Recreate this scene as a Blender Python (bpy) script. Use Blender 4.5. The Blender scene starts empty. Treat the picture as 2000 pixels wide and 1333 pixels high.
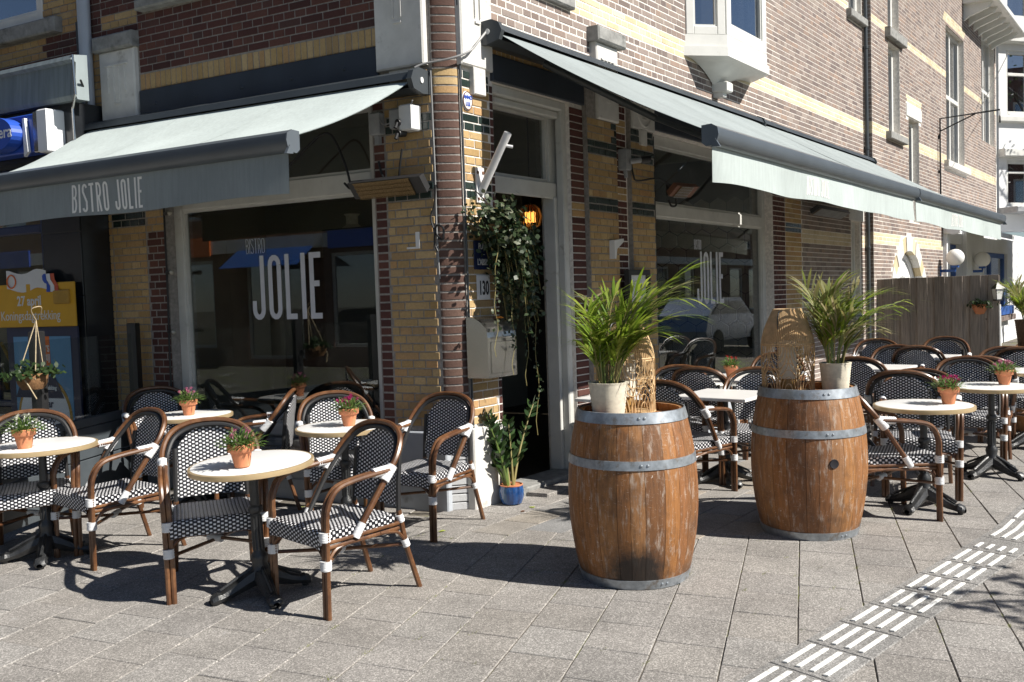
import bpy, bmesh, math, random
from mathutils import Vector, Matrix, Euler
R = math.radians
random.seed(7)
sc = bpy.context.scene
COL = sc.collection
# ------------------------------------------------------------------ camera, sky, sun, exposure
CAM = Vector((-6.76, -4.72, 1.585))
RIGHT = Vector((.5304, -.8471, -.0331)); UP = Vector((.0498, -.0078, .9987)); FWD = Vector((.8466, .5307, -.0379))
RIGHT = (RIGHT - FWD * RIGHT.dot(FWD) / FWD.length_squared).normalized(); FWD.normalize(); UP = RIGHT.cross(FWD)
cd = bpy.data.cameras.new('camera'); cam = bpy.data.objects.new('camera', cd); COL.objects.link(cam)
# The plan of the place is drawn on a square survey grid; the real corner is obtuse (about 102 degrees) and the streets are
# shorter than on that grid: to_place() gives the true plan position, and survey_to_place() lays the buildings out with it.
KP = 1700 / 2171; HD = R(32.08); TH = math.atan2(math.sin(HD), math.cos(HD) * KP)
def to_place(x, y):
    a = x * math.cos(HD) + y * math.sin(HD); b_ = x * math.sin(HD) - y * math.cos(HD)
    return Vector((KP * a * math.cos(TH) + b_ * math.sin(TH), KP * a * math.sin(TH) - b_ * math.cos(TH), 0))
def to_grid(x, y):
    a = (x * math.cos(TH) + y * math.sin(TH)) / KP; b_ = x * math.sin(TH) - y * math.cos(TH)
    return Vector((a * math.cos(HD) + b_ * math.sin(HD), a * math.sin(HD) - b_ * math.cos(HD), 0))
pitch, roll = R(-2.778), R(-1.883); cp = to_place(CAM.x, CAM.y)
f_ = Vector((math.cos(pitch) * math.cos(TH), math.cos(pitch) * math.sin(TH), math.sin(pitch))); r_ = f_.cross(Vector((0, 0, 1))).normalized(); u_ = r_.cross(f_)
r2_, u2_ = r_ * math.cos(roll) + u_ * math.sin(roll), u_ * math.cos(roll) - r_ * math.sin(roll)
cam.matrix_world = Matrix(((r2_.x, u2_.x, -f_.x, cp.x), (r2_.y, u2_.y, -f_.y, cp.y), (r2_.z, u2_.z, -f_.z, CAM.z), (0, 0, 0, 1)))
cd.sensor_width = 36; cd.lens = 30.6; cd.clip_start = .05; cd.clip_end = 2000
sc.camera = cam
SUN_AZ, SUN_EL = R(-74.5), R(41.5)          # direction to the sun in the XY plane, elevation
wd = bpy.data.worlds.new('World'); sc.world = wd; wd.use_nodes = True
nt = wd.node_tree; bg = nt.nodes['Background']
sky = nt.nodes.new('ShaderNodeTexSky'); sky.sky_type = 'NISHITA'; sky.sun_disc = False
sky.sun_elevation = SUN_EL; sky.sun_rotation = math.pi / 2 - SUN_AZ
sky.air_density = .75; sky.dust_density = .25; sky.ozone_density = 1.0
nt.links.new(sky.outputs[0], bg.inputs[0]); bg.inputs[1].default_value = .05
sl = bpy.data.lights.new('sun', 'SUN'); sl.energy = 5.0; sl.angle = R(.53); sl.color = (1, .95, .87)
so = bpy.data.objects.new('sun', sl); COL.objects.link(so)
sd = Vector((math.cos(SUN_EL) * math.cos(SUN_AZ), math.cos(SUN_EL) * math.sin(SUN_AZ), math.sin(SUN_EL)))
so.rotation_euler = sd.to_track_quat('Z', 'Y').to_euler(); so.location = sd * 40
sc.view_settings.view_transform = 'Standard'; sc.view_settings.look = 'None'
sc.view_settings.exposure = .68; sc.view_settings.gamma = 1; sc.view_settings.use_curve_mapping = False
sc.render.engine = 'CYCLES'; sc.cycles.max_bounces = 8; sc.cycles.transparent_max_bounces = 24
sc.cycles.caustics_reflective = False; sc.cycles.caustics_refractive = False
try:
    sc.cycles.use_denoising = True
except Exception:
    pass

def view(p):
    """distance ahead of the camera and offsets in half frame widths, for choosing which pieces show largest"""
    d = Vector(p) - CAM; z = d.dot(FWD)
    if z < .1: return z, 9, 9
    return z, d.dot(RIGHT) / z / .4606, d.dot(UP) / z / .4606

# ------------------------------------------------------------------ materials
MATS = {}
def newmat(name):
    m = bpy.data.materials.new(name); m.use_nodes = True; MATS[name] = m
    t = m.node_tree; return m, t, t.nodes['Principled BSDF']
def N(t, typ, **kw):
    n = t.nodes.new(typ)
    for k, v in kw.items():
        if k.startswith('i_'):
            key = k[2:]; n.inputs[int(key) if key.isdigit() else key].default_value = v
        else: setattr(n, k, v)
    return n
def ramp(t, fac, stops):
    r = t.nodes.new('ShaderNodeValToRGB'); cr = r.color_ramp
    while len(cr.elements) > 1: cr.elements.remove(cr.elements[-1])
    for i, (p, c) in enumerate(stops):
        e = cr.elements[0] if i == 0 else cr.elements.new(p)
        e.position = p; e.color = (c[0], c[1], c[2], 1) if not isinstance(c, (int, float)) else (c, c, c, 1)
    t.links.new(fac, r.inputs[0]); return r.outputs[0]
def math_(t, op, a, b=None, c=None):
    n = t.nodes.new('ShaderNodeMath'); n.operation = op
    for i, v in enumerate((a, b, c)):
        if v is None: continue
        if isinstance(v, (int, float)): n.inputs[i].default_value = v
        else: t.links.new(v, n.inputs[i])
    return n.outputs[0]
def mix(t, fac, a, b, bt='MIX'):
    n = t.nodes.new('ShaderNodeMix'); n.data_type = 'RGBA'; n.blend_type = bt
    for i, v in ((0, fac), (6, a), (7, b)):
        if hasattr(v, 'is_linked') or hasattr(v, 'node'): t.links.new(v, n.inputs[i])
        elif isinstance(v, (int, float)): n.inputs[i].default_value = v if i == 0 else (v, v, v, 1)
        else: n.inputs[i].default_value = (v[0], v[1], v[2], 1)
    return n.outputs[2]
def coords(t, kind='Object', scale=(1, 1, 1)):
    tc = t.nodes.new('ShaderNodeTexCoord'); mp = t.nodes.new('ShaderNodeMapping'); mp.inputs['Scale'].default_value = scale
    t.links.new(tc.outputs[kind], mp.inputs[0]); return mp.outputs[0]
def noise(t, vec, scale, detail=3, rough=.55, out=0):
    n = t.nodes.new('ShaderNodeTexNoise'); n.inputs['Scale'].default_value = scale; n.inputs['Detail'].default_value = detail; n.inputs['Roughness'].default_value = rough
    if vec is not None: t.links.new(vec, n.inputs['Vector'])
    return n.outputs[out]
def bump(t, b, h, strength=.3, dist=.01):
    n = t.nodes.new('ShaderNodeBump'); n.inputs['Strength'].default_value = strength; n.inputs['Distance'].default_value = dist
    t.links.new(h, n.inputs['Height']); t.links.new(n.outputs[0], b.inputs['Normal'])
def piece_random(t):
    """one random number per piece: differs between objects and between loose pieces of one mesh"""
    oi = t.nodes.new('ShaderNodeObjectInfo'); g = t.nodes.new('ShaderNodeNewGeometry')
    return math_(t, 'FRACT', math_(t, 'ADD', oi.outputs['Random'], g.outputs['Random Per Island']))
def mat(name, col, rough=.6, metal=0, var=.12, scale=6, bmp=0, bscale=40, spec=.5, coat=0, dirt=None, stretch=(1, 1, 1), emit=None, es=0):
    m, t, b = newmat(name)
    v = coords(t, 'Object', stretch)
    n = noise(t, v, scale, 5)
    lo = [c * (1 - var) for c in col]; hi = [min(1, c * (1 + var)) for c in col]
    c = ramp(t, n, [(.3, lo), (.7, hi)])
    if dirt:
        d = noise(t, v, dirt[1], 6, .65)
        f = ramp(t, d, [(dirt[2], 0), (dirt[2] + .14, 1)])
        c = mix(t, f, c, dirt[0])
    t.links.new(c, b.inputs['Base Color'])
    b.inputs['Roughness'].default_value = rough; b.inputs['Metallic'].default_value = metal
    b.inputs['Specular IOR Level'].default_value = spec
    if coat: b.inputs['Coat Weight'].default_value = coat; b.inputs['Coat Roughness'].default_value = .15
    if bmp: bump(t, b, noise(t, v, bscale, 4), bmp, .01)
    if emit: b.inputs['Emission Color'].default_value = (*emit, 1); b.inputs['Emission Strength'].default_value = es
    return m
def brick_mat(name, cols, rough=.8, spec=.3, speck=.25, coat=0):
    m, t, b = newmat(name)
    r = piece_random(t); st = [(i / max(1, len(cols) - 1) * .98 + .01, c) for i, c in enumerate(cols)]
    c = ramp(t, r, st)
    v = coords(t, 'Generated' if False else 'Object')
    g = t.nodes.new('ShaderNodeNewGeometry'); pos = g.outputs['Position']
    n = noise(t, pos, 55, 5, .7); c = mix(t, speck, c, ramp(t, n, [(.25, .25), (.75, 1.6)]), 'MULTIPLY')
    s = noise(t, pos, 1.7, 4, .6); c = mix(t, .35, c, ramp(t, s, [(.3, .62), (.7, 1.25)]), 'MULTIPLY')
    t.links.new(c, b.inputs['Base Color']); b.inputs['Roughness'].default_value = rough; b.inputs['Specular IOR Level'].default_value = spec
    if coat: b.inputs['Coat Weight'].default_value = coat; b.inputs['Coat Roughness'].default_value = .12
    bump(t, b, n, .35, .006)
    return m
brick_mat('yellow_brick', [(.40, .265, .115), (.48, .335, .165), (.43, .295, .135), (.53, .385, .205), (.40, .275, .14), (.46, .28, .13), (.36, .25, .13)])
brick_mat('red_brick', [(.065, .028, .025), (.11, .045, .037), (.085, .035, .03), (.14, .06, .045), (.075, .04, .036)])
brick_mat('brown_brick', [(.20, .155, .135), (.29, .235, .21), (.165, .13, .12), (.34, .285, .25), (.25, .195, .17), (.31, .225, .18)])
brick_mat('pale_brick', [(.60, .51, .35), (.66, .57, .40), (.56, .46, .29), (.70, .62, .45)])
brick_mat('corner_brick', [(.085, .045, .035), (.12, .07, .055), (.10, .055, .042), (.14, .085, .065)])
brick_mat('glazed_brick', [(.012, .022, .02), (.02, .035, .03), (.03, .045, .04)], rough=.25, spec=.6, speck=.1, coat=.5)
brick_mat('painted_brick', [(.50, .51, .53), (.56, .57, .58)], rough=.6, speck=.1)
mat('mortar', (.27, .25, .23), .95, var=.25, scale=30, bmp=.3, bscale=150)
mat('mortar_pale', (.74, .70, .65), .95, var=.2, scale=30, bmp=.3, bscale=150)
mat('stone', (.26, .26, .25), .85, var=.25, scale=14, bmp=.3, bscale=60, dirt=((.10, .10, .095), 5, .55))
mat('white_stone', (.62, .61, .58), .75, var=.08, scale=10, bmp=.15, bscale=40, dirt=((.36, .34, .31), 7, .60))
mat('plinth_paint', (.40, .43, .47), .6, var=.1, scale=6, bmp=.15, bscale=30, dirt=((.22, .22, .22), 6, .62))
mat('white_paint', (.66, .66, .63), .4, var=.07, scale=5, bmp=.06, bscale=25, dirt=((.42, .40, .36), 9, .66))
mat('frame_paint', (.56, .56, .53), .45, var=.08, scale=6, bmp=.06, bscale=25, dirt=((.36, .34, .30), 8, .62))
mat('bright_paint', (.8, .8, .78), .45, var=.04, scale=4)
mat('worn_white', (.74, .74, .71), .6, var=.06, scale=9, dirt=((.40, .39, .37), 26, .60))
mat('beam_paint', (.028, .036, .050), .5, var=.2, scale=3, bmp=.08, bscale=20)
mat('black_metal', (.014, .015, .016), .42, metal=0, var=.25, scale=14, spec=.5)
mat('cast_iron', (.022, .023, .024), .38, var=.3, scale=30, bmp=.25, bscale=90, spec=.6)
mat('charcoal_metal', (.040, .047, .052), .38, var=.15, scale=4, spec=.6)
mat('bar_metal', (.085, .10, .115), .36, var=.12, scale=3, spec=.6, stretch=(1, 1, 1))
mat('grey_metal', (.30, .31, .32), .5, var=.15, scale=12)
mat('zinc', (.34, .37, .40), .42, metal=.6, var=.3, scale=22, dirt=((.20, .17, .14), 12, .56))
mat('fascia_metal', (.22, .26, .27), .5, metal=.3, var=.2, scale=5, stretch=(1, 4, .3), dirt=((.12, .14, .145), 6, .6))
mat('pipe_paint', (.40, .44, .50), .35, var=.08, scale=4, dirt=((.24, .26, .28), 5, .62), spec=.6)
mat('steel', (.48, .47, .45), .24, metal=1.0, var=.06, scale=6)
mat('brass', (.62, .47, .27), .32, metal=.45, var=.08, scale=10)
mat('marble', (.80, .79, .77), .30, var=.05, scale=3, dirt=((.52, .51, .50), 7, .68), spec=.5)
mat('table_white', (.84, .84, .83), .32, var=.03, scale=6, spec=.5)
mat('binding', (.72, .73, .74), .6, var=.08, scale=90, bmp=.5, bscale=1, stretch=(1, 1, 120))
mat('cable', (.012, .012, .013), .5, var=.2)
mat('grey_cable', (.25, .25, .25), .5, var=.2)
mat('dark_tile', (.016, .018, .021), .22, var=.25, scale=4, spec=.5)
mat('screen_panel', (.070, .082, .092), .42, var=.15, scale=5, spec=.5)
mat('interior_dark', (.030, .026, .022), .8, var=.3, scale=3)
mat('interior_wall', (.24, .21, .16), .85, var=.15, scale=2)
mat('interior_floor', (.06, .045, .032), .5, var=.2, scale=3)
mat('hex_tile', (.42, .38, .30), .45, var=.15, scale=5)
mat('hex_grout', (.08, .07, .06), .8, var=.1)
mat('blue_sign', (.025, .085, .46), .35, var=.06)
mat('enamel_blue', (.02, .03, .085), .25, var=.1, scale=15)
mat('navy', (.012, .018, .06), .4, var=.1)
mat('print_white', (.75, .76, .78), .5, var=.03)
mat('window_letter', (.60, .61, .66), .5, var=.03)
mat('print_grey', (.66, .67, .66), .7, var=.05)
mat('cloth_print', (.82, .82, .79), .8, var=.05)
mat('print_black', (.015, .015, .02), .5, var=.05)
mat('poster_yellow', (.62, .34, .015), .45, var=.05)
mat('poster_gold', (.42, .24, .03), .4, var=.2, scale=9)
mat('poster_blue', (.10, .27, .46), .45, var=.08)
mat('poster_red', (.50, .08, .03), .45, var=.05)
mat('poster_orange', (.70, .16, .03), .45, var=.05)
mat('terracotta', (.52, .20, .095), .8, var=.12, scale=14, bmp=.15, bscale=80, dirt=((.60, .36, .24), 9, .62))
mat('rope_pot', (.62, .57, .46), .9, var=.12, scale=40, stretch=(1, 1, 1))
mat('coir', (.20, .105, .045), .95, var=.3, scale=60, bmp=.6, bscale=120)
mat('twine', (.42, .34, .22), .9, var=.2, scale=60)
mat('soil', (.03, .022, .016), .95, var=.4, scale=60, bmp=.6, bscale=80)
mat('rattan', (.56, .38, .20), .55, var=.2, scale=30, spec=.4)
mat('candle_wax', (.75, .70, .58), .5, var=.05)
mat('stem_green', (.10, .15, .03), .5, var=.25, scale=20)
mat('stem_tan', (.26, .22, .08), .55, var=.25, scale=20)
mat('bracket_white', (.70, .70, .70), .35, var=.06, dirt=((.35, .28, .22), 30, .68))
mat('black_plastic', (.02, .02, .021), .45, var=.15)
mat('heater_mesh', (.20, .14, .07), .35, metal=.8, var=.2, scale=60)
mat('heater_rust', (.16, .07, .04), .5, var=.2, scale=20)
mat('fence_rail', (.07, .056, .046), .85, var=.3, scale=9)
mat('cafe_blue', (.03, .10, .34), .45, var=.1)
mat('cafe_white', (.72, .73, .74), .6, var=.06, scale=2, dirt=((.55, .56, .57), 2, .6))
mat('wicker', (.12, .075, .045), .8, var=.35, scale=50, bmp=.6, bscale=90)
mat('curtain', (.55, .56, .56), .9, var=.25, scale=5, stretch=(6, 6, .2))
mat('milk_glass', (.82, .82, .80), .25, var=.02, spec=.5)
mat('bulb_glass', (.35, .33, .28), .1, var=.05, spec=.8)
mat('bark', (.07, .055, .04), .9, var=.3, scale=12, bmp=.6, bscale=30)
mat('asphalt', (.055, .055, .056), .9, var=.2, scale=60, bmp=.3, bscale=200)
mat('rubber', (.012, .012, .012), .7, var=.1)
mat('car_blue', (.015, .05, .13), .25, metal=.3, var=.04, coat=.8)
mat('house_brick', (.17, .09, .065), .9, var=.3, scale=8)
mat('roof_tile', (.05, .045, .045), .7, var=.3, scale=6)
mat('lime', (.33, .39, .05), .7, var=.2, scale=40)
mat('leaf_litter', (.16, .075, .04), .8, var=.3, scale=30)
# joints between the slabs: dirt with moss
m, t, b = newmat('joint_dirt')
g = t.nodes.new('ShaderNodeNewGeometry'); pos = g.outputs['Position']
c = ramp(t, noise(t, pos, 35, 4), [(.3, (.07, .06, .05)), (.7, (.19, .17, .14))])
f = ramp(t, noise(t, pos, 3.1, 5, .7), [(.54, 0), (.62, 1)])
c = mix(t, f, c, (.17, .19, .045)); t.links.new(c, b.inputs['Base Color']); b.inputs['Roughness'].default_value = .95
# exposed-aggregate slabs
def slab_mat(name, cols, dark=.5, light=1.75):
    m, t, b = newmat(name); r = piece_random(t)
    g = t.nodes.new('ShaderNodeNewGeometry'); pos = g.outputs['Position']
    c = ramp(t, r, [(i / (len(cols) - 1) * .98 + .01, q) for i, q in enumerate(cols)])
    vor = N(t, 'ShaderNodeTexVoronoi', i_Scale=190.0); t.links.new(pos, vor.inputs['Vector'])
    sep = t.nodes.new('ShaderNodeSeparateColor'); t.links.new(vor.outputs['Color'], sep.inputs[0])
    c = mix(t, .85, c, ramp(t, sep.outputs[0], [(0, dark), (.45, .9), (.8, 1.15), (.95, light), (1, light)]), 'MULTIPLY')
    s = noise(t, pos, 2.3, 6, .65); c = mix(t, .8, c, ramp(t, s, [(.28, .70), (.5, 1.0), (.72, 1.22)]), 'MULTIPLY')
    w = noise(t, pos, 4.7, 7, .75); f = ramp(t, w, [(.62, 0), (.74, .5)]); c = mix(t, f, c, (.52, .51, .50))
    k = noise(t, pos, 5.3, 7, .75); f = ramp(t, k, [(.62, 0), (.78, .5)]); c = mix(t, f, c, (.13, .12, .105))
    t.links.new(c, b.inputs['Base Color']); b.inputs['Roughness'].default_value = .88; b.inputs['Specular IOR Level'].default_value = .3
    bump(t, b, sep.outputs[1], .25, .004)
slab_mat('slab_grey', [(.262, .246, .228), (.280, .264, .247), (.254, .241, .227), (.271, .253, .232), (.288, .275, .259)])
slab_mat('slab_mixed', [(.30, .265, .22), (.25, .245, .24), (.33, .285, .235), (.22, .225, .23), (.31, .28, .245)], .7, 1.35)
slab_mat('tactile_slab', [(.235, .23, .222), (.255, .248, .238)])
# glass: clear and mirror by Fresnel
def glass(name, tint=(.82, .85, .83), boost=1.9, lo=.10):
    m = bpy.data.materials.new(name); m.use_nodes = True; MATS[name] = m; t = m.node_tree; t.nodes.clear()
    o = t.nodes.new('ShaderNodeOutputMaterial'); mx = t.nodes.new('ShaderNodeMixShader'); tr = t.nodes.new('ShaderNodeBsdfTransparent'); gl = t.nodes.new('ShaderNodeBsdfGlossy')
    tr.inputs[0].default_value = (*tint, 1); gl.inputs[0].default_value = (.95, .97, 1, 1); gl.inputs['Roughness'].default_value = .0
    g_ = t.nodes.new('ShaderNodeNewGeometry'); dt = N(t, 'ShaderNodeVectorMath', operation='DOT_PRODUCT'); t.links.new(g_.outputs['Incoming'], dt.inputs[0]); t.links.new(g_.outputs['Normal'], dt.inputs[1])
    c = math_(t, 'SUBTRACT', 1.0, math_(t, 'ABSOLUTE', dt.outputs['Value'])); sch = math_(t, 'ADD', .04, math_(t, 'MULTIPLY', math_(t, 'POWER', c, 5.0), .96))
    f = math_(t, 'MINIMUM', math_(t, 'ADD', math_(t, 'MULTIPLY', sch, boost), lo - .04), .95)
    t.links.new(f, mx.inputs[0]); t.links.new(tr.outputs[0], mx.inputs[1]); t.links.new(gl.outputs[0], mx.inputs[2]); t.links.new(mx.outputs[0], o.inputs[0])
glass('glass', (.80, .82, .80), 1.5, .05)
glass('amber_clear', (.80, .52, .22), 1.2, .05)
glass('glass_pale', (.45, .48, .52), 1.6, .30)
glass('screen_glass', (.88, .91, .90), .9, .04)
# leaves
def leaf(name, cols, trans=.35, rough=.45):
    m, t, b = newmat(name); r = piece_random(t)
    c = ramp(t, r, [(i / (len(cols) - 1) * .98 + .01, q) for i, q in enumerate(cols)])
    t.links.new(c, b.inputs['Base Color']); b.inputs['Roughness'].default_value = rough
    tl = t.nodes.new('ShaderNodeBsdfTranslucent'); t.links.new(c, tl.inputs[0]); mx = t.nodes.new('ShaderNodeMixShader'); mx.inputs[0].default_value = trans
    t.links.new(b.outputs[0], mx.inputs[1]); t.links.new(tl.outputs[0], mx.inputs[2]); t.links.new(mx.outputs[0], t.nodes['Material Output'].inputs[0])
leaf('palm_leaf', [(.13, .23, .022), (.21, .31, .03), (.32, .40, .05), (.15, .25, .025), (.38, .43, .08)], .5)
leaf('palm_dry', [(.34, .29, .15), (.20, .25, .06), (.46, .39, .24), (.15, .21, .05), (.30, .25, .10)], .45)
leaf('ivy_leaf', [(.020, .038, .014), (.035, .060, .022), (.028, .05, .02), (.05, .075, .03), (.16, .17, .11)], .2)
leaf('ivy_bright', [(.02, .042, .012), (.035, .065, .016), (.028, .055, .015)], .25)
leaf('glossy_leaf', [(.022, .05, .016), (.04, .075, .022), (.03, .06, .018)], .1, .2)
leaf('moss_leaf', [(.16, .19, .02), (.24, .27, .04), (.20, .22, .03)], .2)
leaf('flower_leaf', [(.07, .14, .03), (.13, .22, .05), (.20, .29, .09), (.09, .17, .035)], .35)
leaf('petal_magenta', [(.50, .015, .16), (.62, .04, .26), (.42, .01, .12)], .3, .6)
leaf('petal_pink', [(.62, .20, .34), (.70, .33, .44), (.55, .10, .25)], .3, .6)
leaf('petal_white', [(.78, .76, .66), (.80, .80, .74), (.70, .66, .52)], .3, .6)
leaf('petal_red', [(.52, .03, .03), (.60, .08, .06)], .3, .6)
leaf('tree_leaf', [(.04, .07, .02), (.07, .11, .03)], .3)
# woven seat: white on black, from the UVs (metres)
m, t, b = newmat('weave')
uv = t.nodes.new('ShaderNodeUVMap'); sp = t.nodes.new('ShaderNodeSeparateXYZ'); t.links.new(uv.outputs[0], sp.inputs[0])
pu = math_(t, 'DIVIDE', sp.outputs[0], .0200); colm = math_(t, 'FLOOR', pu)
odd = math_(t, 'MULTIPLY', math_(t, 'FLOORED_MODULO', colm, 2.0), .5)
fu = math_(t, 'FRACT', pu); fv = math_(t, 'FRACT', math_(t, 'ADD', math_(t, 'DIVIDE', sp.outputs[1], .0225), odd))
du = math_(t, 'ABSOLUTE', math_(t, 'SUBTRACT', fu, .5)); dv = math_(t, 'ABSOLUTE', math_(t, 'SUBTRACT', fv, .5))
mk = math_(t, 'MULTIPLY', math_(t, 'LESS_THAN', du, .33), math_(t, 'LESS_THAN', dv, .22))
c = mix(t, mk, (.008, .009, .014), (.82, .82, .84)); t.links.new(c, b.inputs['Base Color']); b.inputs['Roughness'].default_value = .42
h = math_(t, 'SUBTRACT', 1.0, math_(t, 'ADD', math_(t, 'MULTIPLY', du, 1.2), math_(t, 'MULTIPLY', math_(t, 'POWER', dv, 2.0), 2.0)))
bump(t, b, math_(t, 'ADD', h, math_(t, 'MULTIPLY', mk, .5)), .6, .004)
# bamboo-look lacquered tube
m, t, b = newmat('bamboo')
v = coords(t, 'Object'); n1 = noise(t, v, 9, 5, .65); n2 = noise(t, v, 70, 4, .7)
c = ramp(t, n1, [(.30, (.055, .022, .010)), (.5, (.12, .052, .022)), (.72, (.22, .105, .045))])
c = mix(t, ramp(t, n2, [(.60, 0), (.78, .5)]), c, (.30, .16, .075))
t.links.new(c, b.inputs['Base Color']); b.inputs['Roughness'].default_value = .34; b.inputs['Specular IOR Level'].default_value = .6
# barrel staves
m, t, b = newmat('stave_oak')
oi = t.nodes.new('ShaderNodeObjectInfo'); v = coords(t, 'Object', (10, 10, 1.0)); tc = t.nodes.new('ShaderNodeTexCoord')
shift = N(t, 'ShaderNodeVectorMath', operation='ADD'); rv = t.nodes.new('ShaderNodeCombineXYZ')
for i in range(3): t.links.new(math_(t, 'MULTIPLY', oi.outputs['Random'], 37.0 + 11 * i), rv.inputs[i])
t.links.new(v, shift.inputs[0]); t.links.new(rv.outputs[0], shift.inputs[1])
gr = noise(t, shift.outputs[0], 6, 6, .6); tone = ramp(t, oi.outputs['Random'], [(0, (.155, .066, .024)), (.25, (.29, .122, .034)), (.5, (.21, .085, .028)), (.75, (.34, .155, .048)), (1, (.25, .125, .058))])
c = mix(t, .75, tone, ramp(t, gr, [(.25, .42), (.5, 1.0), (.75, 1.4)]), 'MULTIPLY')
pv = coords(t, 'Object', (14, 14, 3.2)); wear = noise(t, pv, 2.2, 7, .75); c = mix(t, ramp(t, wear, [(.535, 0), (.66, .62)]), c, (.47, .41, .35))
big = noise(t, tc.outputs['Object'], 5.0, 5, .6); c = mix(t, ramp(t, big, [(.52, 0), (.68, .7)]), c, (.10, .05, .026))
fl = noise(t, coords(t, 'Object', (1, 1, .75)), 32, 4, .6); c = mix(t, ramp(t, fl, [(.70, 0), (.73, .8)]), c, (.70, .64, .56))
scr = noise(t, coords(t, 'Object', (3.2, 3.2, 9)), 11, 8, .8); c = mix(t, ramp(t, scr, [(.60, 0), (.63, .55), (.66, 0)]), c, (.66, .58, .48))
lowz = t.nodes.new('ShaderNodeSeparateXYZ'); t.links.new(tc.outputs['Object'], lowz.inputs[0]); edge = math_(t, 'MULTIPLY', math_(t, 'SUBTRACT', .20, lowz.outputs[2]), 4.0)
c = mix(t, ramp(t, math_(t, 'ADD', math_(t, 'MULTIPLY', edge, .5), big), [(.55, 0), (.95, .65)]), c, (.07, .04, .024))
t.links.new(c, b.inputs['Base Color']); b.inputs['Roughness'].default_value = .62
bump(t, b, math_(t, 'ADD', gr, math_(t, 'MULTIPLY', wear, .6)), .35, .006)
# the same oak, blackened by damp from the foot upwards (a stain with its own outline)
m2 = bpy.data.materials['stave_oak'].copy(); MATS['stave_stained'] = m2; t = m2.node_tree; b = t.nodes['Principled BSDF']; src = b.inputs['Base Color'].links[0].from_socket
tc = t.nodes.new('ShaderNodeTexCoord'); sx = t.nodes.new('ShaderNodeSeparateXYZ'); t.links.new(tc.outputs['Object'], sx.inputs[0])
ds = N(t, 'ShaderNodeVectorMath', operation='DISTANCE'); ds.inputs[1].default_value = (.31 * math.cos(math.pi + TH - .10), .31 * math.sin(math.pi + TH - .10), .09); t.links.new(tc.outputs['Object'], ds.inputs[0])
k = math_(t, 'ADD', math_(t, 'MULTIPLY', math_(t, 'SUBTRACT', .16, ds.outputs['Value']), 5.0), math_(t, 'MULTIPLY', noise(t, tc.outputs['Object'], 17, 7, .75), .9))
c = mix(t, ramp(t, k, [(.30, 0), (.75, .93)]), src, (.012, .010, .009)); t.links.new(c, b.inputs['Base Color'])
# fence boards
m, t, b = newmat('fence_wood')
oi = t.nodes.new('ShaderNodeObjectInfo'); v = coords(t, 'Object', (16, 16, 1)); gr = noise(t, v, 3, 6, .6)
tone = ramp(t, oi.outputs['Random'], [(0, (.20, .17, .143)), (.5, (.27, .23, .195)), (1, (.34, .29, .25))])
c = mix(t, .9, tone, ramp(t, gr, [(.3, .6), (.7, 1.35)]), 'MULTIPLY')
k = noise(t, coords(t, 'Object', (1, 1, .6)), 9, 2, .4); c = mix(t, ramp(t, k, [(.70, 0), (.76, .8)]), c, (.025, .018, .014))
t.links.new(c, b.inputs['Base Color']); b.inputs['Roughness'].default_value = .85; bump(t, b, gr, .3, .006)
# awning cloth: the newer left canopy, the right valances, and the dirtier aged right canopies, whose dark tone also paints shade on the left valance
for nm, cl in (('awning_cloth', (.54, .605, .59)), ('valance_cloth', (.44, .495, .485)), ('aged_or_shaded_cloth', (.27, .305, .31))):
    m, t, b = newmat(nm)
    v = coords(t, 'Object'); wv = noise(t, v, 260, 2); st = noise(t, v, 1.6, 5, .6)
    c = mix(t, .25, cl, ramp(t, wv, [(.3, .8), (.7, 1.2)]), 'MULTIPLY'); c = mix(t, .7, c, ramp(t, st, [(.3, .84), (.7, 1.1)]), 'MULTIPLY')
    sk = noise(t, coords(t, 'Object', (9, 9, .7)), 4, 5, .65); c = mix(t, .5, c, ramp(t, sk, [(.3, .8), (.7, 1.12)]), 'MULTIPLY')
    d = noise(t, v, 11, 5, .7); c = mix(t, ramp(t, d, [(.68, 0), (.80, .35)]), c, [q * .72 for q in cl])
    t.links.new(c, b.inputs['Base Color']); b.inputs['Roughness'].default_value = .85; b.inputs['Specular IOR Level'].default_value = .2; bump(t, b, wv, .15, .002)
# blue glazed pot with pale streaks
m, t, b = newmat('blue_glaze')
v = coords(t, 'Object', (1, 1, .06)); n = noise(t, v, 26, 4, .6)
c = ramp(t, n, [(.35, (.010, .030, .10)), (.55, (.018, .075, .24)), (.70, (.10, .19, .26))]); t.links.new(c, b.inputs['Base Color'])
b.inputs['Roughness'].default_value = .12; b.inputs['Coat Weight'].default_value = .6
mat('lamp_glow', (.8, .5, .2), .3, emit=(1, .62, .28), es=1.8)
mat('amber_glass', (.35, .20, .06), .2, var=.1)

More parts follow.
